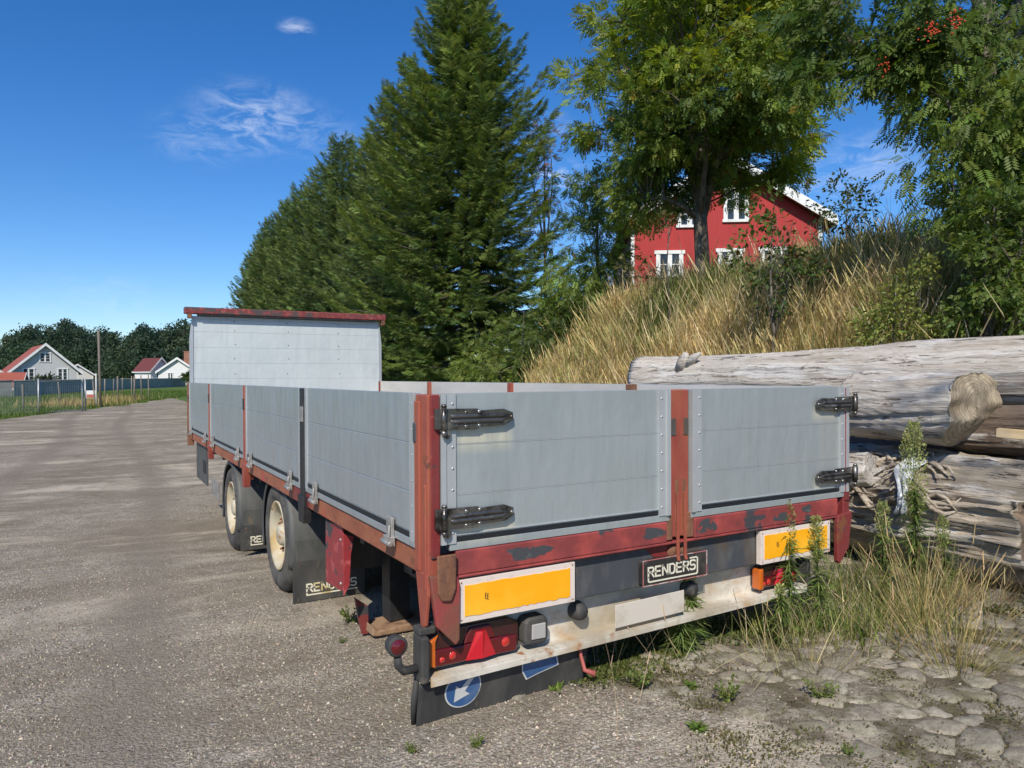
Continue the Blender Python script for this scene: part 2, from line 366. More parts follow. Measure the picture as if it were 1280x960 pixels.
def ground_mat():
    m, t, b = mat('gravel_cobbles_and_turf')
    at = t.nodes.new('ShaderNodeAttribute'); at.attribute_name = 'tint'; sp = t.nodes.new('ShaderNodeSeparateColor'); t.links.new(at.outputs['Color'], sp.inputs[0])
    v = coords(t)
    # gravel: three sizes of stones with their own tone
    vor = N(t, 'ShaderNodeTexVoronoi', i_Scale=75.0); t.links.new(v, vor.inputs[0])
    vor2 = N(t, 'ShaderNodeTexVoronoi', i_Scale=165.0); t.links.new(v, vor2.inputs[0])
    s1 = t.nodes.new('ShaderNodeSeparateColor'); t.links.new(vor.outputs['Color'], s1.inputs[0])
    s2 = t.nodes.new('ShaderNodeSeparateColor'); t.links.new(vor2.outputs['Color'], s2.inputs[0])
    g = mixc(t, ramp(t, s1.outputs[0], .05, .95), (.185, .158, .115), (.54, .475, .37))
    g2 = mixc(t, ramp(t, s2.outputs[1], .05, .95), (.20, .172, .130), (.49, .43, .335))
    g = mixc(t, .5, g, g2)
    g = mixc(t, ramp(t, s1.outputs[2], .95, .97), g, (.56, .53, .47))
    g = mixc(t, ramp(t, vor.outputs['Distance'], .45, .75, 0, .6), g, (.11, .095, .08))
    fine = noise(t, coords(t, (.6, 1.3, 1)), .7, 7, .62, .4)
    g = mixc(t, ramp(t, fine, .40, .55, .8, 0), g, (.215, .178, .128))        # damp compacted dirt
    g = mixc(t, ramp(t, noise(t, coords(t, (.5, 1.2, 1)), .55, 8, .66, .8), .53, .63, 0, .75), g, (.54, .465, .355))   # pale dust
    g = mixc(t, ramp(t, noise(t, v, 3.4, 8, .75), .50, .60, 0, .42), g, (.15, .122, .088)); g = mixc(t, ramp(t, noise(t, coords(t, (.8, 1, 1)), 1.6, 9, .78), .56, .64, 0, .45), g, (.56, .49, .385))
    g = mixc(t, ramp(t, noise(t, v, 2.6, 6, .6), .62, .70, 0, .25), g, (.27, .19, .12))
    tm = ramp(t, math_(t, 'ADD', sp.outputs[2], math_(t, 'MULTIPLY', noise(t, v, 2.5, 7, .7), .7)), .55, .95, 0, .72)
    g = mixc(t, tm, g, mixc(t, ramp(t, noise(t, v, 40, 5, .7), .4, .65), (.17, .142, .108), (.30, .26, .20)))
    # cobbles with moss in the joints
    vw = t.nodes.new('ShaderNodeVectorMath'); vw.operation = 'ADD'
    nn = N(t, 'ShaderNodeTexNoise', i_Scale=7.0, i_Detail=4.0); t.links.new(v, nn.inputs['Vector'])
    sc = t.nodes.new('ShaderNodeVectorMath'); sc.operation = 'SCALE'; sc.inputs['Scale'].default_value = .085; t.links.new(nn.outputs['Color'], sc.inputs[0])
    t.links.new(v, vw.inputs[0]); t.links.new(sc.outputs[0], vw.inputs[1])
    vc = N(t, 'ShaderNodeTexVoronoi', feature='DISTANCE_TO_EDGE', i_Scale=8.5, i_Randomness=1.0); t.links.new(vw.outputs[0], vc.inputs[0])
    vcc = N(t, 'ShaderNodeTexVoronoi', i_Scale=8.5, i_Randomness=1.0); t.links.new(vw.outputs[0], vcc.inputs[0])
    s3 = t.nodes.new('ShaderNodeSeparateColor'); t.links.new(vcc.outputs['Color'], s3.inputs[0])
    cbl = mixc(t, s3.outputs[0], (.20, .18, .145), (.40, .365, .30)); cbl = mixc(t, ramp(t, noise(t, v, 30, 6, .7), .4, .7, 0, .55), cbl, (.15, .135, .11))
    cbl = mixc(t, ramp(t, noise(t, v, 140, 2, .5), .6, .72, 0, .5), cbl, (.46, .43, .38))
    joint = ramp(t, math_(t, 'ADD', vc.outputs['Distance'], math_(t, 'MULTIPLY', noise(t, v, 22, 6, .75), .16)), .105, .19)
    moss = mixc(t, ramp(t, noise(t, v, 9, 5), .4, .6), (.075, .06, .035), (.115, .12, .045))
    moss = mixc(t, ramp(t, noise(t, v, 60, 3), .5, .7, 0, .6), moss, (.19, .16, .12))
    moss = mixc(t, ramp(t, noise(t, v, 2.2, 5, .6), .48, .58), moss, g)
    moss = mixc(t, ramp(t, noise(t, v, 5, 6, .7), .42, .56), moss, (.17, .14, .10)); cbl = mixc(t, ramp(t, noise(t, v, 12, 6, .7), .45, .6), moss, g)
    cbl = mixc(t, 0.0, cbl, cbl)
    cbl = mixc(t, ramp(t, noise(t, v, 1.9, 7, .68), .47, .56, 0, .85), cbl, moss)
    # turf and soil
    tf = mixc(t, ramp(t, noise(t, v, .35, 6), .4, .6), (.075, .135, .022), (.125, .17, .04)); tf = mixc(t, ramp(t, noise(t, v, 20, 5, .7), .4, .7, 0, .5), tf, (.045, .07, .015))
    cm = ramp(t, math_(t, 'ADD', sp.outputs[1], math_(t, 'MULTIPLY', noise(t, v, 4, 5, .6), .6)), .62, .8)
    gm = ramp(t, math_(t, 'ADD', sp.outputs[0], math_(t, 'MULTIPLY', noise(t, v, 3, 5, .6), .4)), .58, .80)
    colr = mixc(t, gm, tf, mixc(t, cm, g, cbl)); t.links.new(colr, b.inputs['Base Color']); b.inputs['Roughness'].default_value = .95; b.inputs['Specular IOR Level'].default_value = .15
    hg = math_(t, 'ADD', math_(t, 'MULTIPLY', vor.outputs['Distance'], -.55), math_(t, 'MULTIPLY', vor2.outputs['Distance'], -.3))
    hg = math_(t, 'ADD', hg, math_(t, 'MULTIPLY', noise(t, v, 6, 6, .7), 1.2))
    hc = math_(t, 'ADD', math_(t, 'MULTIPLY', joint, 0.0), math_(t, 'MULTIPLY', noise(t, v, 45, 5, .7), 1.4))
    mh = t.nodes.new('ShaderNodeMix'); t.links.new(cm, mh.inputs[0]); t.links.new(hg, mh.inputs[2]); t.links.new(hc, mh.inputs[3])
    bump(t, b, mh.outputs[0], .9, .012)
    return m
gobj = np_mesh('ground', P, F, tint, ground_mat(), None, True); gobj['kind'] = 'structure'

# worn cobbles at the lower right, half sunk in soil
def cobbles():
    r = np.random.default_rng(17); a = .150; V, F_, T = [], [], []; n0 = 0
    def jit(i, j, k):
        q = np.random.default_rng(abs(int(i*7919+j*104729+k*31))+5); return q.normal(size=2)*.017
    hx = a/math.sqrt(3)
    for j in range(-26, 26):
        for i in range(-4, 36):
            cx_, cy_ = (i+.5*(j % 2))*a, j*hx*1.5
            x0, y0 = .3+cx_*math.cos(.5)-cy_*math.sin(.5), -1.0+cx_*math.sin(.5)+cy_*math.cos(.5)
            if not (-2.2 < y0 < 1.3 and x0 < 4.7): continue
            m_ = x0-.60+.35*y0+.18*math.sin(3*x0+1)+.12*math.sin(5*y0)
            if m_ < .05 or y0-.3*x0 > .1+.1*math.sin(4*x0) and x0 < 3 : continue
            if r.random() < .10: continue
            pts = []
            for k in range(6):
                t = PI/3*k+PI/6; px_, py_ = cx_+hx*math.cos(t), cy_+hx*math.sin(t)
                d = jit(round(px_/a*12), round(py_/a*12), 1); pts.append((px_+d[0]-cx_, py_+d[1]-cy_))
            rot = .5+r.normal()*.05; P_ = np.array(pts); P_ = P_@np.array([[math.cos(rot), math.sin(rot)], [-math.sin(rot), math.cos(rot)]])
            # densify + round the outline
            Q = []
            for k in range(6):
                p, q, w_ = P_[k-1], P_[k], P_[(k+1) % 6]; Q += [p*.14+q*.86-(q*.06), q*.90-(p+w_)*.0, q*.86+w_*.14-(q*.06)]; Q += [q*.5+w_*.5]
            Q = np.array(Q)*(1+.035*r.normal(size=(len(Q), 1))); h = r.normal()*.0045+.004-.012*(m_ < .35); tx, ty = r.normal(size=2)*.06
            m = len(Q); rings = [(.99, -.03), (.965, -.003), (.90, .003), (.6, .005), (.3, .006)]; vs = []
            for s_, dz in rings:
                for q in Q:
                    X_, Y_ = x0+q[0]*s_, y0+q[1]*s_; vs.append((X_, Y_, 0*X_+h+dz+q[0]*tx+q[1]*ty+r.normal()*.0012))
            vs.append((x0, y0, h+.006)); vs = np.array(vs); vs[:, 2] += ground_z(vs[:, 0], vs[:, 1])
            for g_ in range(4):
                for k in range(m): F_.append((n0+g_*m+k, n0+g_*m+(k+1) % m, n0+(g_+1)*m+(k+1) % m, n0+(g_+1)*m+k))
            for k in range(0, m, 2): F_.append((n0+4*m+k, n0+4*m+(k+1) % m, n0+4*m+(k+2) % m, n0+5*m))
            c = np.array([.33, .295, .230])*r.uniform(.72, 1.3)*np.array([1, r.uniform(.96, 1.02), r.uniform(.9, 1.02)])
            V.append(vs); T.append(np.tile(c, (len(vs), 1))); n0 += len(vs)
    m, t, b = mat('worn_cobble'); at = t.nodes.new('ShaderNodeAttribute'); at.attribute_name = 'tint'; v = coords(t)
    c = mixc(t, ramp(t, noise(t, v, 40, 6, .75), .40, .62, 0, .55), at.outputs['Color'], (.13, .115, .09)); c = mixc(t, ramp(t, noise(t, v, 150, 3, .6), .56, .70, 0, .6), c, (.50, .46, .39))
    c = mixc(t, ramp(t, noise(t, v, 5, 7, .7), .50, .60, 0, .75), c, (.15, .135, .075)); t.links.new(c, b.inputs['Base Color']); b.inputs['Roughness'].default_value = .95; b.inputs['Specular IOR Level'].default_value = .15
    bump(t, b, noise(t, v, 70, 6, .75), .8, .008)
    o = np_mesh('cobble_paving', np.concatenate(V), np.array(F_), np.concatenate(T), m, None, True); o['kind'] = 'structure'
cobbles()

# ------------------------------------------------------------------ the trailer
ZO = .10                      # the bed's own height datum above the ground at the rear left corner
zT, zB, LEN, WID = 1.191+ZO, .581+ZO, 7.44, 2.55
TR = empty('flatbed_trailer', (0, 0, 0))
tag(TR, 'two-axle flatbed trailer with grey aluminium drop sides and peeling red steel frame', 'trailer')

# logo letters as strokes -------------------------------------------------
GLY = {'R': [[(0, 0), (0, 1), (.55, 1), (.7, .88), (.7, .62), (.55, .5), (0, .5)], [(.35, .5), (.72, 0)]],
       'E': [[(.66, 0), (0, 0), (0, 1), (.66, 1)], [(0, .5), (.58, .5)]],
       'N': [[(0, 0), (0, 1)], [(0, 1), (.7, 0)], [(.7, 0), (.7, 1)]],
       'D': [[(0, 0), (0, 1), (.5, 1), (.7, .82), (.7, .18), (.5, 0), (0, 0)]],
       'S': [[(0, .1), (.12, 0), (.55, 0), (.7, .12), (.7, .38), (.58, .5), (.12, .5), (0, .62), (0, .88), (.12, 1), (.6, 1), (.7, .9)]]}
def logo_mb(origin, ux, uz, nrm, h, w=.17, frame_=True):
    """RENDERS with its underline returning round the S. origin = lower left of the R; ux,uz unit vectors; nrm outward"""
    mb = MB(); O = Vector(origin); ux = Vector(ux); uz = Vector(uz); nrm = Vector(nrm); wd = w*h
    def stroke(pts, th=wd):
        P2 = [Vector((p[0]*h, p[1]*h)) for p in pts]; n = len(P2)
        Ls, Rs = [], []
        for i in range(n):
            a = (P2[i]-P2[i-1]).normalized() if i else (P2[1]-P2[0]).normalized()
            b = (P2[i+1]-P2[i]).normalized() if i < n-1 else a
            na, nb = Vector((-a.y, a.x)), Vector((-b.y, b.x)); m_ = (na+nb)
            m_ = m_/max(.45, m_.length_squared)*2 if m_.length > 1e-3 else na
            e = -a*th/2*.9 if i == 0 else (b*th/2*.9 if i == n-1 else Vector((0, 0)))
            Ls.append(P2[i]+m_*th/2+e); Rs.append(P2[i]-m_*th/2+e)
        for i in range(n-1):
            q = [Ls[i], Rs[i], Rs[i+1], Ls[i+1]]
            v = [O+ux*p.x+uz*p.y for p in q]+[O+ux*p.x+uz*p.y+nrm*.0025 for p in q]
            mb.hexa(v)
    x = 0
    for i, ch in enumerate('RENDERS'):
        for st in GLY[ch]: stroke([(px+x, py) for px, py in st])
        x += 1.0
    e = x-.3
    if frame_: stroke([(0, 0), (0, -.42), (.1, -.52), (e+.22, -.52), (e+.36, -.40), (e+.36, 1.18), (e+.22, 1.30), (e-.72, 1.30)], wd*.85)
    else: stroke([(0, 0), (0, -.42), (e+.1, -.42)], wd*.85)
    return mb

# left and right side boards ------------------------------------------------
def side_board(xo, y0, y1, sgn, m, minner):
    """xo outer face; sgn=+1: outside looks to -x (left side)"""
    s_ = sgn; t = .028
    def bx_(a, b): return (xo+s_*a, xo+s_*b) if s_ > 0 else (xo+s_*b, xo+s_*a)
    h = zT-zB
    mb = MB()
    x0, x1 = bx_(0, t)
    # three hollow planks with fine joints, and the bottom lip
    levels = [zT, zT-h*.328, zT-h*.65, zT-h*.912]
    for i in range(3): mb.box(x0, x1, y0, y1, levels[i+1]+.0035, levels[i])
    xi0, xi1 = bx_(.0022, t-.002); mb.box(xi0, xi1, y0+.001, y1-.001, zB+.03, zT-.004)
    xl0, xl1 = bx_(-.006, t); mb.box(xl0, xl1, y0, y1, zB, zT-h*.95)
    o = mb.build('side_board', m, TR, .0015, 1)
    a0, a1 = bx_(-.003, .012); MB().box(a0, a1, y0+.035, y1-.035, zT-h*.948, zT-h*.914).build('seal_strip', M_seal, o)
    a0, a1 = bx_(t+.001, t+.004); MB().box(a0, a1, y0, y1, zB+.02, zT-.002).build('inner_lining', minner, o)
    for (ya, yb) in ((y0, y0+.045), (y1-.045, y1)):
        a0, a1 = bx_(-.007, -.0005); e = MB().box(a0, a1, ya, yb, zB+.02, zT+.001)
        for k in range(6):
            zc = zB+.06+k*(h-.1)/5; c = (a0 if s_ > 0 else a1, (ya+yb)/2, zc)
            e.lathe([(-.0015*s_, .001), (-.0015*s_, .0035), (.001*s_, .004)], c, 'x', 8)
        e.build('edge_profile', M_alulight, o)
    for yc in (y0+.24, y1-.24):
        a0, a1 = bx_(-.022, -.007)
        l = MB().box(a0, a1, yc-.03, yc+.03, zB-.022, zT-h*.86)
        b0, b1 = bx_(-.034, -.006); l.box(b0, b1, yc-.036, yc+.036, zB-.035, zB+.006)
        xx = xo-s_*.03; l.tube([(xx, yc-.045, zB-.022), (xx, yc+.055, zB-.022)], .011, 10)
        l.tube([(xx, yc-.03, zB+.055), (xx-.004*s_, yc-.034, zB-.01)], .005, 6)
        l.build('board_hinge', M_galv, o, .002, 1)
    return o
ys = [.115, 1.770, 1.875, 3.635, 3.715, 5.610, 5.690, 7.40]
for k in range(4):
    side_board(0, ys[2*k], ys[2*k+1], 1, M_aluside, M_inner)
    side_board(WID, ys[2*k], ys[2*k+1], -1, M_aluside, M_inner)
# posts between the boards
def side_post(yc, w, m, ztop, zbot, xo, s_, name='stanchion'):
    a, b = sorted((xo-s_*.012, xo+s_*.06))
    mb = MB().box(a, b, yc-w/2, yc+w/2, zbot+.06, ztop)
    mb.prism([(yc-w/2-.03, zB-.03), (yc+w/2+.03, zB-.03), (yc+w/2+.005, zbot), (yc-w/2-.0, zbot)], 'x', xo-s_*.02, xo+s_*.03)
    o = mb.build(name, m, TR, .003)
    g0, g1 = sorted((xo-s_*.016, xo-s_*.0121)); box('catch_plate', M_black if m is not M_black else M_galv, o, g0, g1, yc-w/2+.006, yc+w/2-.006, zT-.20, zT-.11, .001)
    return o
for xo, s_ in ((0, 1), (WID, -1)):
    side_post(1.8225, .098, M_black if s_ > 0 else M_rust, zT-.002, .39+ZO, xo, s_)
    side_post(3.675, .072, M_post, zT-.002, .36+ZO, xo, s_)
    side_post(5.650, .072, M_post, zT-.002, .40+ZO, xo, s_)
# front corner posts
for xo, s_ in ((0, 1), (WID, -1)):
    a, b = sorted((xo-s_*.02, xo+s_*.05)); MB().box(a, b, 7.405, 7.50, .40+ZO, zT).build('front_post', M_rust if s_ > 0 else M_red, TR, .004)
# rear corner posts: folded channel, outer side face lit, with lower gusset
def corner_post(xo, s_, mpost):
    def X_(a, b): return sorted((xo+s_*a, xo+s_*b))
    a, b = X_(0, .055); mb = MB().box(a, b, -.004, .110, .46+ZO, zT-.004)
    o = mb.build('corner_post', mpost, TR, .006)
    a, b = X_(.012, .048); MB().box(a, b, -.012, -.003, .56+ZO, zT-.006).build('post_face', M_red, o, .003)
    # folded ribs of the post seen from the side
    a, b = X_(-.008, .004); MB().box(a, b, .062, .108, .50+ZO, zT-.03).box(a, b, .004, .022, .44+ZO, zT-.35).build('post_rib', mpost, o, .004)
    # lower gusset plate tapering down
    a, b = xo-s_*.002, xo+s_*.125
    MB().prism([(xo+s_*.0, .50+ZO), (xo+s_*.118, .485+ZO), (xo+s_*.128, .45+ZO), (xo+s_*.125, .235+ZO), (xo+s_*.108, .218+ZO), (xo+s_*.03, .30+ZO)], 'y', -.022, .006).build('gusset_plate', M_red if s_ < 0 else layered('rusty_red_gusset', (.24, .06, .045), [((.17, .08, .045), 6, .45, .58, (1, 1, .6), 9), ((.3, .05, .045), 4, .5, .6, one)], .65, 0, (60, .5)), o, .005)
    MB().prism([(.11, .50+ZO), (.0, .50+ZO), (-.005, .42+ZO), (.02, .30+ZO), (.055, .26+ZO)], 'x', xo-s_*.004, xo+s_*.0115).build('gusset_side', mpost, o, .004)
    if s_ > 0: MB().prism([(xo+s_*.026, .575+ZO), (xo+s_*.108, .575+ZO), (xo+s_*.104, .44+ZO), (xo+s_*.085, .395+ZO), (xo+s_*.045, .40+ZO), (xo+s_*.028, .43+ZO)], 'y', -.036, -.022).build('rust_block', M_rust, o, .006)
    a, b = X_(-.013, -.0005); box('latch_plate', M_dark, o, a, b, .086, .112, zT-.19, zT-.115, .004)
    return o
corner_post(0, 1, M_post); corner_post(WID, -1, M_red)

# rear doors -----------------------------------------------------------------
def rear_door(x0, x1, m, hinge_side):
    h = zT-zB; mb = MB(); y0, y1 = .0, .028
    levels = [zT, zT-h*.328, zT-h*.65, zT-h*.912]
    for i in range(3): mb.box(x0, x1, y0, y1, levels[i+1]+.003, levels[i])
    mb.box(x0+.001, x1-.001, y0+.002, y1-.002, zB+.03, zT-.004)
    lx0, lx1 = (x0+.04, x1) if hinge_side < 0 else (x0, x1-.03)
    mb.box(lx0, lx1, -.005, y1, zB, zT-h*.95)
    o = mb.build('rear_door', m, TR, .0015, 1)
    for i in (1, 2): MB().box(x0+.066, x1-.066, -.0012, .004, levels[i]-.0005, levels[i]+.0028).build('plank_joint', M_alulight, o)
    MB().box(x0+.06, x1-.06, -.002, .012, zT-h*.947, zT-h*.916).build('seal_strip', M_seal, o)
    MB().box(x0+.06, x1-.06, -.004, .004, zT-h*.906, zT-h*.898).build('drip_rib', M_alulight, o)
    for (xa, xb) in ((x0, x0+.066), (x1-.066, x1)):
        e = MB().box(xa, xb, -.010, -.0005, zB+.028, zT+.001)
        outer = (xa if xa == x0 else xb); ix = sorted((outer, outer+(.022 if xa == x0 else -.022)))
        e.box(ix[0], ix[1], -.016, -.0095, zB+.028, zT+.0015)
        for k in range(7):
            zc = zB+.07+k*(h-.11)/6; c = ((xa+xb)/2+(.018 if xa == x0 else -.018), -.010, zc)
            e.lathe([(-.004, .001), (-.003, .0045), (.001, .0055)], c, 'y', 8)
        e.build('edge_profile', M_alulight, o)
    return o
dl = rear_door(.052, 1.218, M_aludoorL, -1)
drr = rear_door(1.352, 2.530, M_aludoorR, 1)
def hinge(door, xr, zc, s_, wide=.30):
    """strap hinge; xr = knuckle position, s_ = +1 strap runs to +x"""
    def P(a): return xr+s_*a
    z0, z1 = zc-.036, zc+.034
    mb = MB()
    # strap with pointed end, pressed rib down its middle
    mb.prism([(P(.0), z0-.006), (P(.0), z1+.004), (P(.135), z1+.002), (P(.150), z1-.006), (P(.255), z1-.002), (P(.298), z1-.018), (P(.298), z0+.020), (P(.258), z0+.002), (P(.150), z0), (P(.135), z0-.010)], 'y', -.0165, -.026)
    for zz in (zc+.008, zc-.012):
        mb.tube([(P(.02), -.026, zz), (P(.14), -.026, zz), (P(.24), -.026, zz+(.006 if zz > zc else -.004)*0), (P(.275), -.024, zc-.002)], [.009, .009, .009, .004], 8)
        k = MB().tube([(P(-.012), -.034, z0-.012), (P(-.012), -.034, z1+.012)], .0105, 14)
    k.tube([(P(-.012), -.034, z1+.012), (P(-.012), -.034, z1+.022)], [.013, .008], 12)
    k.tube([(P(-.012), -.034, z0-.012), (P(-.012), -.034, z0-.03)], [.013, .006], 12); k.build('hinge_pin', M_hinge, door)
    b = MB(); xa, xb = sorted((P(-.045), P(-.010))); b.box(xa, xb, -.030, -.0125, z0-.004, z1+.004)
    b.prism([(P(-.03), z0-.004), (P(.018), z0-.004), (P(.020), z0-.03), (P(.008), z0-.044), (P(-.008), z0-.032)], 'y', -.028, -.014); b.build('hinge_bracket', M_hinge, door, .002)
    r = mb; r.cur = 1
    for (a, zz) in ((.143, z1-.010), (.143, z0+.006), (.290, zc), (.085, z1-.012), (.085, z0+.004)):
        r.lathe([(-.006, .001), (-.005, .0055), (0, .0075)], (P(a), -.026, zz), 'y', 10)
    r.build('strap_hinge', [M_hinge, M_chrome], door, .0015)
hinge(dl, .068, 1.095+ZO, 1); hinge(dl, .068, .712+ZO, 1)
hinge(drr, 2.545, 1.100+ZO, -1); hinge(drr, 2.545, .708+ZO, -1)
# middle post with its two catches and two latch rods
mp_ = MB().box(1.226, 1.344, .000, .05, .50+ZO, zT-.001).build('middle_post', M_post, TR, .006)
for xa in (1.232, 1.309): box('catch_plate', M_dark, mp_, xa, xa+.030, -.004, -.0005, zT-.215, zT-.135, .002)
for xa in (1.256, 1.302):
    b = MB(); b.box(xa, xa+.018, -.004, -.0006, .50+ZO, .77+ZO); b.build('rod_slot', M_rust, mp_, .002)
    b = MB(); b.box(xa+.001, xa+.016, -.016, -.006, .415+ZO, .71+ZO); b.prism([(-.016, .415+ZO), (-.006, .415+ZO), (-.012, .392+ZO), (-.022, .392+ZO)], 'x', xa+.001, xa+.016)
    b.build('latch_rod', M_post, mp_, .002)
MB().box(1.20, 1.238, -.004, .03, .49+ZO, .605+ZO).box(1.332, 1.372, -.004, .03, .49+ZO, .61+ZO).build('rusty_bracket', M_rust, mp_, .004)
MB().lathe([(-.004, .002), (-.004, .03), (.012, .033)], (1.262, .012, .425+ZO), 'y', 16).build('pin_washer', M_rust, mp_)
MB().lathe([(-.004, .002), (-.004, .02), (.012, .023)], (1.318, .012, .42+ZO), 'y', 16).build('pin_washer', M_rust, mp_)

# rear rail, dark beam, bumper ---------------------------------------------------
M_rearail = layered('red_rail_scraped_to_primer', (.225, .045, .042), [((.38, .07, .06), 5, .45, .62, one), ((.055, .055, .06), 1.9, .545, .56, (1, 1, 1.3), 9), ((.24, .05, .045), 12, .62, .66, one, 9)], .5, 0, (60, .25), .1)
rr_ = MB().box(.118, 1.2, -.010, .06, .483+ZO, .5785+ZO).box(1.372, 2.44, -.010, .06, .483+ZO, .5785+ZO)
rr_.box(.118, 2.44, -.0095, .055, .470+ZO, .4829+ZO)
RRo = rr_.build('rear_rail', M_rearail, TR, .008, 3)
def chip(x0, x1, z0, z1, seed):
    g = random.Random(seed); n = 46; pts = []
    for i in range(n):
        a = 2*PI*i/n; k = 1+.16*math.sin(3*a+seed)+.10*g.uniform(-1, 1); cx_, cz_ = (x0+x1)/2, (z0+z1)/2
        ca, sa = math.cos(a), math.sin(a); e = (abs(ca)**3+abs(sa)**3)**(-1/3)
        pts.append((cx_+ca*e*k*(x1-x0)/2*.9, min(.571+ZO, max(.492+ZO, cz_+sa*e*k*(z1-z0)/2*.9))))
    v = [((x0+x1)/2, -.0108, (z0+z1)/2)]+[(a, -.0108, b) for a, b in pts]+[(a, -.0098, b) for a, b in pts]
    f = [(0, 1+i, 1+(i+1) % n) for i in range(n)]+[(1+i, 1+n+i, 1+n+(i+1) % n, 1+(i+1) % n) for i in range(n)]
    MB().add(v, f).build('bare_primer_patch', M_primer, RRo)
M_primer = layered('bare_dark_primer', (.060, .062, .066), [((.12, .12, .12), 9, .5, .62, (1, 1, 2)), ((.30, .05, .04), 14, .60, .63, one, 9)], .5, 0, (60, .2))
for q in ((.33, .56, .505, .560, 1), (1.05, 1.185, .510, .562, 2), (1.385, 1.52, .500, .566, 3), (1.92, 2.04, .500, .545, 4), (2.14, 2.22, .525, .566, 5)): chip(q[0], q[1], q[2]+ZO, q[3]+ZO, q[4])
MB().box(.12, 2.43, .030, .08, .285+ZO, .469+ZO).build('rear_beam', M_dark, TR, .006)
# reflective marker plates
def marker(x0, x1, tilt=0):
    mb2 = MB().box(x0, x1, -.006, .024, .292+ZO, .462+ZO); mb2.cur = 1
    for cx2, cz2 in ((x0+.012, .450+ZO), (x1-.012, .450+ZO), (x0+.012, .304+ZO), (x1-.012, .304+ZO)): mb2.lathe([(-.003, .0005), (-.002, .003), (0, .004)], (cx2, -.006, cz2), 'y', 8)
    o = mb2.build('marker_plate', [M_cream, M_rust], TR, .003)
    b = .026; n = 28; rng = random.Random(int(x0*100)); pts = []
    for i in range(n+1): pts.append((x0+b+(x1-x0-2*b)*i/n, .292+ZO+b*.85+rng.uniform(0, .006)))
    for i in range(n, -1, -1): pts.append((x0+b+(x1-x0-2*b)*i/n, .462+ZO-b*.9+rng.uniform(-.002, .002)))
    MB().prism(pts, 'y', -.0085, -.0058).build('orange_reflector', M_orange, o)
    s_ = MB()
    for dx, dz in ((.0, .0), (.016, -.004)):
        cx_ = x0+.115+dx*.6; cz = .385+ZO+dz
        s_.box(cx_, cx_+.003, -.0095, -.0082, cz-.012, cz+.012)
        for q in (-.012, 0, .010): s_.box(cx_+.003, cx_+.008, -.0095, -.0082, cz+q, cz+q+.002)
    s_.build('approval_mark', M_plateblk, o)
marker(.128, .680); marker(1.832, 2.378)
# name plate
np0 = MB().box(1.058, 1.450, -.008, .029, .300+ZO, .412+ZO).build('name_plate', M_plateblk, TR, .005)
e = MB()
for a in ((1.054, 1.454, .4115, .4165), (1.054, 1.454, .2955, .3005)): e.box(a[0], a[1], -.0095, -.0065, a[2]+ZO+.0008, a[3]+ZO-.0008)
for a in ((1.0535, 1.0585), (1.4495, 1.4545)): e.box(a[0]+.001, a[1]-.001, -.0095, -.0065, .3005+ZO, .4115+ZO)
e.build('plate_edge', M_pink, np0)
logo_mb((1.086, -.008, .337+ZO), (1, 0, 0), (0, 0, 1), (0, -1, 0), .043).build('lettering', M_letter, np0)
# small patch of old red paint near the pins
MB().prism([(1.09, .468+ZO), (1.33, .468+ZO), (1.30, .425+ZO), (1.21, .405+ZO), (1.15, .414+ZO)], 'y', .0265, .0299).build('red_paint_patch', M_red, TR)

# bumper: pale pressed channel with a bottom lip, sagging a little to the left
def sag(x): return (x-1.1)*.016
bp = MB()
n = 24
for i in range(n):
    xa, xb = .015+i*(2.2-.015)/n, .015+(i+1)*(2.2-.015)/n
    for (ya, yb, za, zb) in ((.095, .105, .115, .300), (.005, .105, .105, .116), (.003, .011, .082, .106)):
        za_, zb_ = za+ZO, zb+ZO
        bp.hexa([(xa, ya, za_+sag(xa)), (xb, ya, za_+sag(xb)), (xb, yb, za_+sag(xb)), (xa, yb, za_+sag(xa)), (xa, ya, zb_+sag(xa)), (xb, ya, zb_+sag(xb)), (xb, yb, zb_+sag(xb)), (xa, yb, zb_+sag(xa))])
bump_o = bp.build('bumper', M_white, TR)
# rubber end frame at the left
MB().box(-.028, .006, -.004, .085, .085+ZO, .262+ZO).box(-.028, .045, .02, .085, .262+ZO, .292+ZO).build('bumper_end', M_rubber, bump_o, .008, 3)
MB().box(2.202, 2.225, .0, .085, .12+ZO, .27+ZO).build('bumper_end', M_rubber, bump_o, .008, 3)
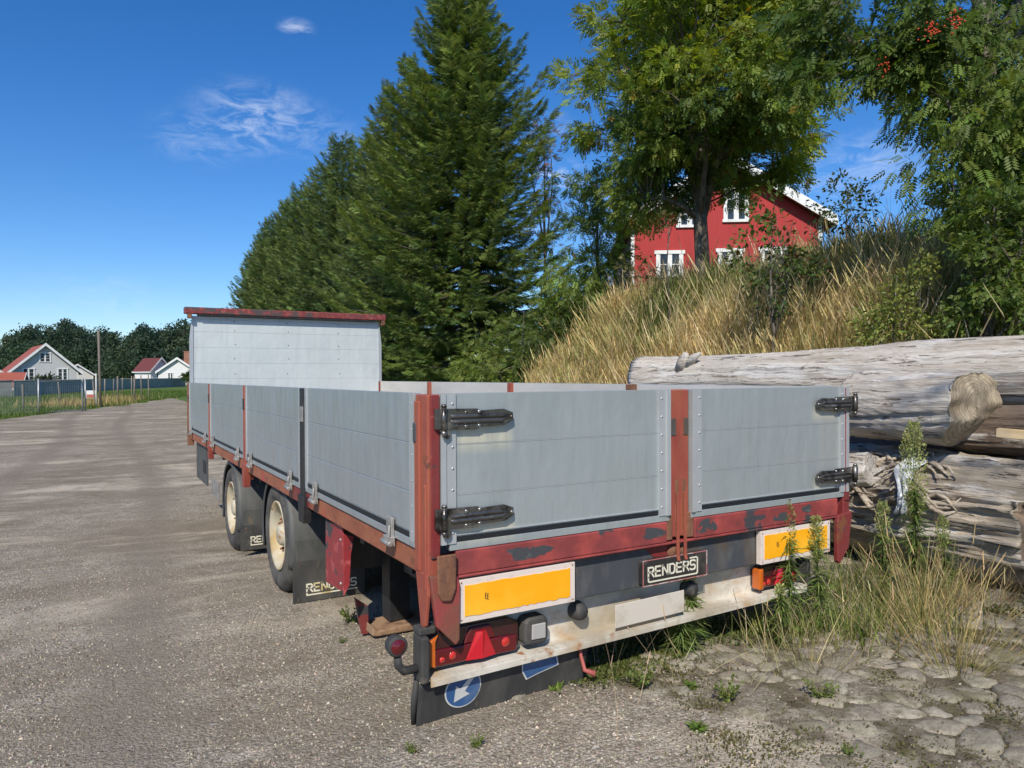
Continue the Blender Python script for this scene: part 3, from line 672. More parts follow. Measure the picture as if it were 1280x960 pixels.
# tail lamps
def tail_lamp(x0, x1, z0, z1, mirror=False):
    y0, y1 = .034, .095
    z0 += ZO; z1 += ZO; L = x1-x0
    def X2(a): return x1-a*L if mirror else x0+a*L
    def pr_(poly, ya, yb): return MB().prism([(X2(a), z0+(z1-z0)*b) for a, b in poly], 'y', ya, yb)
    o = pr_([(0, .10), (.06, 0), (.94, 0), (1, .12), (1, .82), (.88, 1), (.12, 1), (0, .8)], y0+.012, y1).build('tail_lamp', M_lenssm, TR, .006, 3)
    pr_([(.035, .06), (.96, .03), (.965, .48), (.70, .52), (.36, .50), (.035, .50)], y0, y0+.014).build('red_lens', M_lensred, o, .005)
    pr_([(.005, .12), (.060, .03), (.060, .72), (.09, .92), (.005, .74)], y0-.001, y0+.02).build('amber_lens', M_amber, o, .003)
    pr_([(.36, .52), (.72, .54), (.66, .92), (.44, .92)], y0+.002, y0+.014).build('upper_lens', M_lensred, o, .004)
    tri = pr_([(.40, .02), (.86, .02), (.63, .02)], 0, 0) if False else MB()
    # raised triangular reflector: two facets meeting at a ridge
    A, B, Cc, D = (X2(.38), z0+.010), (X2(.71), z0+.010), (X2(.56), z0+(z1-z0)*.80), (X2(.55), z0+.010)
    A2, B2 = (X2(.50), z0+(z1-z0)*.80), (X2(.60), z0+(z1-z0)*.80)
    v = [(A[0], y0-.003, A[1]), (D[0], y0-.016, A[1]), (B[0], y0-.003, B[1]), (B2[0], y0-.003, B2[1]), (Cc[0]-.002, y0-.012, B2[1]), (A2[0], y0-.003, A2[1]),
         (A[0], y0+.01, A[1]), (B[0], y0+.01, B[1]), (B2[0], y0+.01, B2[1]), (A2[0], y0+.01, A2[1])]
    MB().add(v, [(0, 1, 4, 5), (1, 2, 3, 4), (0, 6, 9, 5), (2, 7, 8, 3), (5, 4, 3, 8, 9), (0, 1, 2, 7, 6), (6, 7, 8, 9)]).build('triangle_reflector', M_lensred2, o)
    for a, b_, r in ((.24, .28, .016), (.13, .22, .012), (.83, .34, .020)):
        MB().lathe([(-.004, .001), (-.003, r*.8), (.001, r)], (X2(a), y0, z0+(z1-z0)*b_), 'y', 18).build('lamp_spot', M_lensr3, o)
    return o
tail_lamp(.022, .430, .117, .262)
tail_lamp(1.865, 2.165, .150, .262, False)
MB().box(1.850, 1.880, .015, .07, .152+ZO, .262+ZO).build('lamp_side', M_amber, TR, .008)
# work lamp
wl = MB().prism([(.452, .135+ZO), (.545, .130+ZO), (.562, .150+ZO), (.562, .230+ZO), (.545, .248+ZO), (.465, .248+ZO), (.447, .228+ZO), (.444, .155+ZO)], 'y', .02, .095).build('reversing_lamp', M_rubber, TR, .012, 3)
MB().prism([(.476, .157+ZO), (.545, .155+ZO), (.545, .220+ZO), (.478, .220+ZO)], 'y', .014, .022).build('lamp_glass', M_clear, wl, .008, 3)
# round rubber buffers
for bxx in (.752, 1.415):
    MB().lathe([(-.035, .001), (-.034, .022), (-.022, .034), (.0, .040), (.03, .042)], (bxx, .066, .218+ZO), 'y', 24).build('rubber_buffer', M_rubber, TR)
# blank number plate under the name plate, its characters are unreadable in the photo
MB().prism([(.90, .135+ZO), (1.31, .142+ZO), (1.31, .245+ZO), (.90, .238+ZO)], 'y', -.004, .0).build('number_plate', layered('bare_off_white_plate', (.62, .56, .47), [((.45, .38, .28), 5, .5, .7, one)], .5), TR, .002)
# red hook hanging under the bumper
MB().tube([(.735, .04, .10+ZO), (.735, .030, .04+ZO), (.74, .01, -.02+ZO), (.775, -.02, -.035+ZO)], [.008, .008, .010, .014], 8).build('hook', layered('faded_red_hook', (.40, .10, .08), [], .6), TR)
# side marker lamp on its rubber arm
MB().tube([(-.02, .04, .135+ZO), (-.085, .035, .140+ZO), (-.108, .03, .165+ZO), (-.112, .028, .20+ZO)], [.017, .017, .016, .015], 12).build('lamp_arm', M_rubber, TR)
ml = MB().lathe([(.04, .001), (.04, .026), (.03, .036), (-.012, .040), (-.018, .036), (-.019, .028)], (-.115, .030, .243+ZO), 'y', 28).build('marker_lamp', M_rubber, TR)
MB().lathe([(-.030, .001), (-.028, .014), (-.019, .029)], (-.115, .030, .243+ZO), 'y', 24).build('lamp_lens', M_lensred, ml)
# rubber flap hung under the bumper with two traffic signs used as stiffeners
def flap_pt(x, s_):   # s_ 0 top .. 1 bottom
    return (x, .034+.03*s_+.008*math.sin(s_*2.5)+.006*math.sin(x*14)*s_, ZO+.09+sag(x)-(.20)*s_)
def flap_mesh(xs, ss, off, th):
    mb = MB(); nx_, ns = len(xs), len(ss); vs = []
    for side in (0, 1):
        for s_ in ss:
            for x in xs:
                p = flap_pt(x, s_); vs.append((p[0], p[1]-off+(th if side else 0), p[2]))
    fs = []; K = nx_*ns
    for j in range(ns-1):
        for i in range(nx_-1):
            a = j*nx_+i; fs.append((a, a+1, a+nx_+1, a+nx_)); fs.append((K+a, K+a+nx_, K+a+nx_+1, K+a+1))
    for i in range(nx_-1): fs += [(i, K+i, K+i+1, i+1), ((ns-1)*nx_+i, (ns-1)*nx_+i+1, K+(ns-1)*nx_+i+1, K+(ns-1)*nx_+i)]
    for j in range(ns-1): fs += [(j*nx_, (j+1)*nx_, K+(j+1)*nx_, K+j*nx_), (j*nx_+nx_-1, K+j*nx_+nx_-1, K+(j+1)*nx_+nx_-1, (j+1)*nx_+nx_-1)]
    return mb.add(vs, fs, True)
flap = flap_mesh(np.linspace(-.02, .78, 40), np.linspace(0, 1, 12), 0, .008).build('rubber_flap', M_rubber, TR)
MB().tube([(-.022, .06, .085+ZO), (-.024, .085, -.02+ZO), (-.02, .10, -.115+ZO)], [.012, .014, .010], 8).build('flap_edge', M_rubber, flap)
def on_flap(poly2, off, name, m, th=.0015):
    """poly2 in (x, z) fitted on to the hanging flap"""
    def pt(x, z): s_ = (ZO+.09+sag(x)-z)/.20; p = flap_pt(x, s_); return (x, p[1]-off, z)
    n_ = len(poly2); cx_ = sum(p[0] for p in poly2)/n_; cz_ = sum(p[1] for p in poly2)/n_
    v = [pt(cx_, cz_)]+[pt(*p) for p in poly2]; v2 = [(a, b+th, c) for a, b, c in v]
    f = [(0, 1+i, 1+(i+1) % n_) for i in range(n_)]+[(n_+1, n_+2+(i+1) % n_, n_+2+i) for i in range(n_)]+[(1+i, n_+2+i, n_+2+(i+1) % n_, 1+(i+1) % n_) for i in range(n_)]
    return MB().add(v+v2, f).build(name, m, flap)
def circ(cx_, cz_, r, n_=40, sq=1.0): return [(cx_+r*math.cos(2*PI*i/n_), cz_+r*sq*math.sin(2*PI*i/n_)) for i in range(n_)]
SCX, SCZ = .172, .010+ZO
on_flap(circ(SCX, SCZ, .080), .003, 'sign_rim', M_wht)
on_flap(circ(SCX, SCZ, .074), .0046, 'round_sign', M_blue)
def rotp(pts, a, cx_, cz_): return [(cx_+p[0]*math.cos(a)-p[1]*math.sin(a), cz_+p[0]*math.sin(a)+p[1]*math.cos(a)) for p in pts]
arr = [(-.008, .052), (.010, .052), (.012, -.008), (.036, -.004), (.0, -.062), (-.036, -.004), (-.010, -.008)]
# arrow split in convex pieces
ang = rad(-36)
on_flap(rotp([(-.010, .062), (.010, .062), (.012, -.006), (-.012, -.006)], ang, SCX, SCZ), .0062, 'arrow_shaft', M_wht)
on_flap(rotp([(.040, -.004), (.0, -.062), (-.040, -.004)], ang, SCX, SCZ), .0063, 'arrow_head', M_wht)
on_flap([(.432, .105+ZO), (.60, .108+ZO), (.632, .012+ZO), (.53, -.008+ZO), (.47, -.022+ZO), (.445, .02+ZO)], .003, 'sign_rim', M_wht)
on_flap([(.438, .103+ZO), (.594, .105+ZO), (.623, .017+ZO), (.53, -.001+ZO), (.474, -.014+ZO), (.450, .022+ZO)], .0046, 'square_sign', M_blue)

# side rails, chassis, deck -----------------------------------------------------
for xo, s_ in ((0, 1), (WID, -1)):
    a, b = sorted((xo+s_*.004, xo+s_*.06)); MB().box(a, b, .111, 7.40, .485+ZO, .578+ZO).build('side_rail', M_railside, TR, .006)
    a, b = sorted((xo+s_*.0, xo+s_*.008)); mb = MB()
    mb.box(a, b, 1.7, 2.1, .4905+ZO, .572+ZO); mb.build('painted_rail_section', M_red, TR, .002)
MB().box(.06, WID-.06, .06, 7.42, .50+ZO, .56+ZO).build('deck', layered('dark_plywood_deck', (.09, .06, .04), [((.14, .10, .07), 5, .4, .7, (1, .2, 1))], .8), TR)
ch = MB()
for xc in (.85, 1.70):
    ch.box(xc-.06, xc+.06, .16, 7.3, .46+ZO, .50+ZO); ch.box(xc-.06, xc+.06, .16, 7.3, .20+ZO, .23+ZO); ch.box(xc-.01, xc+.01, .16, 7.3, .23+ZO, .46+ZO)
for yc in np.arange(.35, 7.3, .62): ch.box(.07, WID-.07, yc-.03, yc+.03, .42+ZO, .499+ZO)
ch.build('chassis', M_black, TR)
MB().box(.30, .85, .2, 1.0, .24+ZO, .42+ZO).build('storage_box', M_black, TR, .01)
# headboard ----------------------------------------------------------------------
zh = 2.035+ZO
hb = MB(); lv = [zB-.03, 1.235+ZO, 1.435+ZO, 1.635+ZO, 1.835+ZO, zh]
for i in range(5): hb.box(.045, WID-.045, 7.425, 7.455, lv[i]+.003, lv[i+1])
hb.box(.05, WID-.05, 7.428, 7.452, zB, zh-.01)
hb.cur = 1; rng = random.Random(4)
for cx_ in (.56, 1.22, 1.93):
    for cz_ in (1.30, 1.50, 1.68, 1.86, 1.98): hb.lathe([(-.003, .001), (-.002, .006), (0, .008)], (cx_+rng.uniform(-.02, .02), 7.4249, cz_+ZO), 'y', 8)
H = hb.build('headboard', [M_aluwhite, M_hinge], TR, .0015, 1)
for s_, xo in ((1, 0), (-1, WID)):   # side profiles, chamfered at the top
    MB().prism([(xo+s_*.005, zB-.05), (xo+s_*.046, zB-.05), (xo+s_*.052, zh), (xo+s_*.040, zh), (xo+s_*.008, zh-.30)], 'y', 7.415, 7.465).build('side_profile', M_alulight, H)
MB().box(.05, WID-.05, 7.417, 7.424, zh-.045, zh-.001).build('top_trim', M_alulight, H, .002)
MB().box(-.055, WID+.035, 7.335, 7.47, zh+.022, zh+.105).build('headboard_rail', M_redpeel, H, .010)
MB().box(-.020, .030, 7.34, 7.42, zh-.035, zh+.024).box(WID-.03, WID+.02, 7.34, 7.42, zh-.045, zh+.024).build('rail_bracket', M_rust, H, .005)
MB().box(.1, WID-.1, 7.345, 7.46, zh+.002, zh+.0215).build('rail_underside', M_black, H)

# wheels, mudguards ---------------------------------------------------------------
def wheel(xf, yc, zc, s_, R_=.398, rr=.238):
    """xf: outer face plane; s_ = +1 outside looks to -x"""
    def pf(l): return [(a*s_, r) for a, r in l]
    rim = MB().lathe(pf([(.012, rr+.004), (.000, rr+.008), (-.002, rr-.002), (.012, rr-.014), (.022, rr-.030), (.060, rr-.040), (.100, rr-.055), (.110, rr-.085), (.088, .125), (.062, .100), (.058, .082), (.055, .078)]), (xf, yc, zc), 'x', 56)
    o = rim.build('wheel', M_rim, TR)
    nb = MB().lathe(pf([(.100, .088), (.050, .084), (.018, .070), (.008, .055), (.008, .001)]), (xf, yc, zc), 'x', 32); nb.cur = 1
    for k in range(10):
        t = 2*PI*k/10; nb.lathe(pf([(.085, .014), (.045, .014), (.040, .008), (.030, .008), (.028, .001)]), (xf, yc+.112*math.cos(t), zc+.112*math.sin(t)), 'x', 6, False)
    nb.build('hub', [M_rim, M_rust], o)
    prof = [(.20, rr), (.014, rr+.006), (.002, rr+.02), (-.010, rr+.055), (-.012, rr+.085), (-.005, rr+.115), (.010, R_-.030), (.022, R_-.012), (.036, R_-.002)]
    for g in (.066, .102, .138, .174): prof += [(g-.006, R_), (g-.005, R_-.010), (g+.001, R_-.010), (g+.002, R_)]
    prof += [(.205, R_-.002), (.22, R_-.015), (.235, rr+.09), (.225, rr), (.20, rr)]
    ty = MB().lathe(pf(prof), (xf, yc, zc), 'x', 72)
    for rg in (rr+.035, rr+.10):
        pass
    ty.build('tyre', M_tyre, o)
    return o
def mudguard(xf, yc, zc, s_, ri=.452, logo=True, zbot=None):
    n_ = 30; w = .50; mb = MB(); vs = []
    angs = [rad(-20)+(rad(200)-rad(-20))*i/n_ for i in range(n_+1)]     # 0 = +y, 90 = up, 180 = rear(-y)
    # local profile across the width: outer lip then flat
    pr_ = [(-.0, -.045), (-.004, -.02), (.008, .0), (.03, .006), (w-.02, .006), (w, .0)]
    for t in angs:
        for (dx, dr) in pr_:
            vs.append((xf+s_*dx, yc+(ri+dr)*math.cos(t), zc+(ri+dr)*math.sin(t)))
    K = len(pr_); fs = [(i*K+k, i*K+k+1, (i+1)*K+k+1, (i+1)*K+k) for i in range(n_) for k in range(K-1)]
    mb.add(vs, fs, True)
    o = mb.build('mudguard', M_fender, TR); sm_ = o.modifiers.new('solid', 'SOLIDIFY'); sm_.thickness = .007
    # flat panel running down behind the wheel and the flap under it
    yb = yc-ri-.004
    a, b = sorted((xf+s_*.035, xf+s_*w)); MB().box(a, b, yb-.006, yb+.004, zc-.17, zc+.05).build('back_panel', M_fender, o, .003)
    a, b = sorted((xf+s_*.01, xf+s_*w)); zf = zbot
    bt = MB().box(a, b, yb-.014, yb-.0065, zf, zc-.09); bt.cur = 1
    for xx in (.06, .26, .44): bt.lathe([(-.004, .001), (-.003, .006), (0, .007)], (xf+s_*xx, yb-.014, zc-.115), 'y', 8)
    fl = bt.build('mud_flap', [M_rubber, M_rust], o, .001)
    if logo:
        x0 = (xf+.10) if s_ > 0 else (xf-.42)
        logo_mb((x0, yb-.014, zf+.065), (1, 0, 0), (0, 0, 1), (0, -1, 0), .050, .2, False).build('lettering', M_letter, fl)
for xf, s_ in ((.045, 1), (WID-.045, -1)):
    z1, z2 = .098+ZO+.012, .010+ZO+.008
    yc1, yc2 = 2.76, 4.66
    z1 = gz(xf, yc1)+.392; z2 = gz(xf, yc2)+.392
    wheel(xf, yc1, z1, s_); wheel(xf, yc2, z2, s_)
    mudguard(xf-s_*.012, yc1, z1, s_, zbot=-.235+ZO); mudguard(xf-s_*.012, yc2, z2, s_, zbot=gz(xf, 4.2)+.055)
ax = MB()
ax.tube([(.20, 2.76, gz(1, 2.76)+.392), (WID-.20, 2.76, gz(1, 2.76)+.392)], .06, 14); ax.tube([(.20, 4.66, gz(1, 4.66)+.392), (WID-.20, 4.66, gz(1, 4.66)+.392)], .06, 14); ax.build('axles', M_black, TR)
for yc in (2.76, 4.66):
    sp_ = MB()
    for xc in (.62, WID-.62):
        for q in range(4): sp_.box(xc-.04, xc+.04, yc-.5+q*.06, yc+.5-q*.06, gz(1, yc)+.45-q*.016, gz(1, yc)+.463-q*.016)
        sp_.box(xc-.035, xc+.035, yc-.52, yc-.46, gz(1, yc)+.40, .50+ZO); sp_.box(xc-.035, xc+.035, yc+.46, yc+.52, gz(1, yc)+.40, .50+ZO)
    sp_.build('leaf_springs', M_rust, TR)
# red side bracket, grey rear-facing plate behind it, support leg with its rusty foot
rb_ = MB().prism([(1.48, .455+ZO), (1.17, .475+ZO), (1.16, .14+ZO), (1.20, .13+ZO), (1.48, .11+ZO)], 'x', .030, .040)
rb_.prism([(.030, .44+ZO), (.085, .42+ZO), (.070, .33+ZO), (.062, .17+ZO), (.030, .115+ZO)], 'y', 1.148, 1.159); rb_.cur = 1; rb_.lathe([(-.006, .001), (-.005, .007), (0, .009)], (.030, 1.20, .40+ZO), 'x', 10).lathe([(-.006, .001), (-.005, .007), (0, .009)], (.030, 1.20, .17+ZO), 'x', 10)
rb_.build('red_bracket', [layered('bright_red_paint_scratched', (.29, .033, .038), [((.05, .05, .055), 4.5, .57, .585, (1, 1, 1.5), 9), ((.48, .10, .10), 14, .55, .65, one)], .45, 0, (40, .3)), M_galv], TR, .002)
MB().box(.09, .42, 1.50, 1.515, .15+ZO, .50+ZO).build('splash_plate', M_fender, TR, .003)
MB().box(.425, .475, 1.42, 1.52, .12+ZO, .36+ZO).build('wooden_block', M_wood_foot, TR, .004)
gl = gz(.36, 1.30)
lg = MB().box(.33, .45, 1.28, 1.40, gl+.06, .5+ZO); lg.box(.40, .46, 1.32, 1.36, gl+.02, .20+ZO)
lg.build('support_leg', M_black, TR, .004)
MB().prism([(.20, gl+.028), (.235, gl+.02), (.50, gl+.018), (.53, gl+.03), (.53, gl+.07), (.50, gl+.062), (.235, gl+.05), (.205, gl+.08)], 'y', 1.20, 1.42).build('support_foot', M_wood_foot, TR, .008)
MB().prism([(.18, gl+.01), (.215, gl+.01), (.215, gl+.16), (.14, gl+.22), (.16, gl+.10)], 'y', 1.30, 1.33).build('foot_bracket', M_red, TR, .003)
# front side skirt, tool box and drawbar
MB().box(.045, .060, 6.25, 7.15, .03+ZO, .47+ZO).build('side_skirt', M_fender, TR, .004)
MB().box(.037, .046, 6.32, 6.55, .16+ZO, .30+ZO).build('skirt_handle', M_black, TR, .006)
MB().box(.30, .75, 5.5, 6.1, .02+ZO, .42+ZO).build('air_tank_box', M_galv, TR, .03)
MB().box(.05, .06, 5.45, 5.95, -.02+ZO, .16+ZO).build('guard_plate', M_galv, TR, .004)
db = MB(); zb_ = .12+ZO
db.tube([(.85, 6.6, .3+ZO), (1.27, 9.2, zb_)], .055, 8); db.tube([(1.70, 6.6, .3+ZO), (1.27, 9.2, zb_)], .055, 8); db.lathe([(-.03, .06), (.03, .06), (.03, .035), (-.03, .035), (-.03, .06)], (1.27, 9.28, zb_), 'z', 20)
db.tube([(1.27, 8.9, zb_), (1.27, 8.9, gz(1.27, 8.9)+.02)], .03, 10); db.build('drawbar', M_black, TR)
#@@PART2

# ------------------------------------------------------------------ timber pile
def wood_mat(name, a, b_, crack, yst=.10, dark=.5, cra=.85):
    m, t, b = mat(name); v = coords(t, (1, yst, 1))
    vw = t.nodes.new('ShaderNodeVectorMath'); vw.operation = 'ADD'
    nn = N(t, 'ShaderNodeTexNoise', i_Scale=2.2, i_Detail=3.0); t.links.new(coords(t), nn.inputs['Vector'])
    sc = t.nodes.new('ShaderNodeVectorMath'); sc.operation = 'SCALE'; sc.inputs['Scale'].default_value = .07; t.links.new(nn.outputs['Color'], sc.inputs[0])
    t.links.new(v, vw.inputs[0]); t.links.new(sc.outputs[0], vw.inputs[1]); vv = vw.outputs[0]
    n1 = noise(t, vv, 13, 9, .72); n2 = noise(t, vv, 60, 5, .65); n3 = noise(t, coords(t, (1, .4, 1)), 2.2, 5, .6)
    c = mixc(t, ramp(t, n1, .34, .62), a, b_)
    c = mixc(t, ramp(t, n2, .50, .64, 0, .55), c, crack)
    c = mixc(t, ramp(t, n3, .46, .64, 0, dark), c, tuple(x*.62 for x in b_))
    ck = ramp(t, noise(t, vv, 30, 4, .7), .60, .635); c = mixc(t, math_(t, 'MULTIPLY', ck, cra), c, (.06, .045, .032))
    c = mixc(t, ramp(t, noise(t, coords(t, (1, .25, 1)), 5, 6, .7), .54, .60, 0, .65), c, (.74, .71, .66))
    t.links.new(c, b.inputs['Base Color']); b.inputs['Roughness'].default_value = .85; b.inputs['Specular IOR Level'].default_value = .2
    bump(t, b, math_(t, 'SUBTRACT', math_(t, 'ADD', n1, math_(t, 'MULTIPLY', n2, .5)), math_(t, 'MULTIPLY', ck, .8)), 1.0, .03); return m
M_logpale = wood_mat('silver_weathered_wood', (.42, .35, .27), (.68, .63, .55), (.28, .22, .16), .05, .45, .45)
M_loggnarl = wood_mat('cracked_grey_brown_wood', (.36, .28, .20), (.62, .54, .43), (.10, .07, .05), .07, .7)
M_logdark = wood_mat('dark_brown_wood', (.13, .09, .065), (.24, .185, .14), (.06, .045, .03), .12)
def endgrain(name, a, b_, ctr=None):
    m, t, b = mat(name)
    n1 = noise(t, coords(t), 5, 6, .65); n2 = noise(t, coords(t, (1.5, 1.5, 1.0)), 11, 7, .7)
    c = mixc(t, ramp(t, n1, .36, .62), a, b_); c = mixc(t, ramp(t, n2, .46, .64, 0, .55), c, tuple(x*.45 for x in a))
    if ctr:
        mpx = t.nodes.new('ShaderNodeMapping'); mpx.inputs['Location'].default_value = (-ctr[0], 0, -ctr[1]); mpx.inputs['Scale'].default_value = (1, 0, 1); tcx = t.nodes.new('ShaderNodeTexCoord'); t.links.new(tcx.outputs['Object'], mpx.inputs[0])
        w = N(t, 'ShaderNodeTexWave', wave_type='RINGS', rings_direction='Y', i_Scale=14.0, i_Distortion=2.5, i_Detail=3.0); w.inputs['Detail Scale'].default_value = 1.2; t.links.new(mpx.outputs[0], w.inputs[0])
        c = mixc(t, ramp(t, w.outputs[1], .55, .95, 0, .45), c, tuple(x*.5 for x in a))
    t.links.new(c, b.inputs['Base Color'])
    b.inputs['Roughness'].default_value = .9; bump(t, b, n2, .6, .01); return m
M_end1 = endgrain('sawn_end_pale', (.27, .21, .135), (.50, .42, .29), (3.84, 1.15)); M_end2 = endgrain('sawn_end_brown', (.20, .14, .09), (.30, .22, .15))
M_fresh = layered('fresh_sawn_pine', (.66, .52, .32), [((.52, .38, .2), 6, .45, .6, (1, .2, 1))], .7)
def log(name, p0, p1, r0, r1, seed, m, mend, rough=.05, ridge=.03, wedge=None, bend=0., flare=0., nring=90, nseg=110, twist=0.):
    p0, p1 = np.array(p0, float), np.array(p1, float); ax = p1-p0; L = np.linalg.norm(ax); ax /= L
    sx = np.cross(ax, [0, 0, 1.]); sx /= np.linalg.norm(sx); sz = np.cross(sx, ax)
    V = []; th = np.linspace(0, 2*PI, nseg, endpoint=False); rs = np.linspace(0, 1, nring)
    def ring(t, shrink=1., off=0.):
        r = r0+(r1-r0)*t + flare*max(0, 1-t/.12)**2
        q = np.stack([np.cos(th)*1.3, np.sin(th)*1.3, np.full(nseg, t*L*.55)], 1)
        tw = th+.35*math.sin(t*L*1.3+seed)+twist*t*L; q2 = np.stack([np.cos(tw)*7, np.sin(tw)*7, np.full(nseg, t*L*.9)], 1); q3 = np.stack([np.cos(tw)*17, np.sin(tw)*17, np.full(nseg, t*L*1.6)], 1)
        rr = r*(1+rough*vnoise(q, 1.6, seed)) - ridge*np.abs(vnoise(q2, 1.0, seed+1))**.7*.5 - ridge*.35*np.abs(vnoise(q3, 1.0, seed+2))**.6
        rr = shrink*(shrink*rr+(1-shrink)*rr.mean())
        c = p0+ax*(t*L+(.02*r*(1-shrink) if t == 0 else 0))+sz*bend*math.sin(t*PI)
        loc = sx*(np.cos(th)*rr)[:, None]+sz*(np.sin(th)*rr)[:, None]
        o = off
        P_ = c+loc
        if wedge is not None and t < .5:
            zz = np.sin(th)*rr/r; xx = np.cos(th)*rr/r
            k = np.clip(-.25-zz, 0, 2)*wedge + (xx*.10)*r
            P_ = P_+ax*(k*r)[:, None]*max(0, 1-t*L/.28)
        if t < .01: P_ = P_+ax*(r*.10*vnoise(np.stack([np.cos(th)*rr*9, np.sin(th)*rr*9], 1), 1.3, seed+5))[:, None]
        return P_
    for t in rs: V.append(ring(t))
    capr = [.93, .75, .5, .25, .03]
    for c in capr: V.append(ring(0, c))
    for c in capr: V.append(ring(1, c))
    V = np.concatenate(V); F_ = []; mi = []
    def strip(a, b_, mm):
        for k in range(nseg): F_.append((a*nseg+k, a*nseg+(k+1) % nseg, b_*nseg+(k+1) % nseg, b_*nseg+k)); mi.append(mm)
    for i in range(nring-1): strip(i, i+1, 0)
    pr_ = 0
    for i in range(5): strip(nring+i, pr_, 1); pr_ = nring+i
    pr_ = nring-1
    for i in range(5): strip(pr_, nring+5+i, 1); pr_ = nring+5+i
    me = bpy.data.meshes.new(name); me.from_pydata(V.tolist(), [], F_); me.materials.append(m); me.materials.append(mend)
    me.polygons.foreach_set('material_index', mi); me.polygons.foreach_set('use_smooth', [q == 0 for q in mi])
    import bmesh
    bm = bmesh.new(); bm.from_mesh(me); bmesh.ops.recalc_face_normals(bm, faces=bm.faces); bm.to_mesh(me); bm.free(); me.update()
    o = bpy.data.objects.new(name, me); COL.objects.link(o); return o
LG = 'weathered logs piled beside the trailer'
l1 = log('log', (4.48, 4.00, 1.30), (4.50, -3.2, 1.395), .245, .27, 3, M_logpale, M_end1, .10, .035, None, 0, .02)
tag(l1, 'long pale silvery log lying on top at the back of the pile', 'log', LG)
stb = MB(); stb.tube([(4.36, 3.20, 1.42), (4.30, 3.14, 1.52), (4.28, 3.08, 1.575)], [.095, .06, .035], 9); stb.tube([(4.36, 3.12, 1.46), (4.32, 3.0, 1.545), (4.31, 2.9, 1.585)], [.07, .04, .012], 8); stb.build('branch_stub', M_logpale, l1)
l2 = log('log', (3.86, .0, 1.135), (3.90, .86, 1.15), .292, .282, 9, M_logpale, M_end1, .14, .035, .9, 0, .0, 60)
tag(l2, 'short thick pale log with a notched sawn end facing the yard', 'log', LG)
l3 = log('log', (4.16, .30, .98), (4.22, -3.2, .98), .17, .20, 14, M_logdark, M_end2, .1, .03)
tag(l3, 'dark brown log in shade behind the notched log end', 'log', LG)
l4 = log('log', (3.98, -.38, .40), (4.02, 3.6, .40), .41, .44, 21, M_loggnarl, M_end2, .16, .15, None, 0, .0, 150, 180, .28)
tag(l4, 'huge cracked and gnarled log at the bottom of the pile', 'log', LG)
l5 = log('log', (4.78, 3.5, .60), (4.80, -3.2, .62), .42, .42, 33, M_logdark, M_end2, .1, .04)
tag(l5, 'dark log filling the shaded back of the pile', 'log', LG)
l6 = log('log', (4.35, -.75, .30), (4.40, -3.4, .30), .30, .32, 41, M_loggnarl, M_end2, .1, .04)
tag(l6, 'brown log on the ground past the gnarled log end', 'log', LG)
kn = log('root_burr', (3.66, 1.02, .60), (3.70, .60, .68), .17, .14, 5, M_logpale, M_logpale, .3, .05, None, 0, 0, 30, 40); kn.parent = l4
# twisted fibres standing proud of the gnarled log
fb = MB(); rg = random.Random(8)
for k in range(34):
    y = rg.uniform(-.05, 1.4); a = rg.uniform(.1, 1.35); L_ = rg.uniform(.25, .7); pts = []
    for q in range(7):
        yy = y+L_*q/6; aa = a+.25*math.sin(q*.8+k)-.15*q/6; r_ = .405+.012*math.sin(q*1.7+k)
        pts.append((3.985-math.cos(aa)*r_, yy, .40+math.sin(aa)*r_))
    w_ = rg.uniform(.007, .018); fb.tube(pts, [w_*.3, w_, w_*1.1, w_, w_, w_*.7, w_*.2], 6)
fb.build('peeling_fibres', M_loggnarl, l4)
pk = MB().prism([(0, 0), (.045, .0), (.048, .058), (.003, .055)], 'y', 0, .9).build('timber_offcut', M_fresh, None, .003); pk.location = (3.90, -1.02, .925); pk.rotation_euler = (rad(2), 0, rad(3))
tag(pk, 'pale fresh sawn plank wedged between the dark log and the pile edge', 'plank')
# torn pale plastic sheet snagged on the gnarled log
cv = []; nxr, nzr = 8, 14
for j in range(nzr):
    for i in range(nxr):
        u_, w_ = i/(nxr-1)-.5, j/(nzr-1); wd = .14*(1-.45*w_)+.03*math.sin(w_*7)
        a_ = 1.05-w_*1.0; r_ = .435+.016*math.sin(u_*13+w_*4)+.01*math.sin(w_*17+u_*5)
        cv.append((3.985-math.cos(a_)*r_, .33+u_*wd+.02*math.sin(w_*6), .40+math.sin(a_)*r_))
rag = MB().add(cv, [(j*nxr+i, j*nxr+i+1, (j+1)*nxr+i+1, (j+1)*nxr+i) for j in range(nzr-1) for i in range(nxr-1)], True).build('plastic_sheet', layered('grey_white_plastic', (.55, .58, .60), [((.35, .38, .4), 9, .5, .6, one)], .4), None)
rag.modifiers.new('s', 'SOLIDIFY').thickness = .003
tag(rag, 'torn pale plastic scrap snagged on the gnarled bottom log', 'plastic scrap')

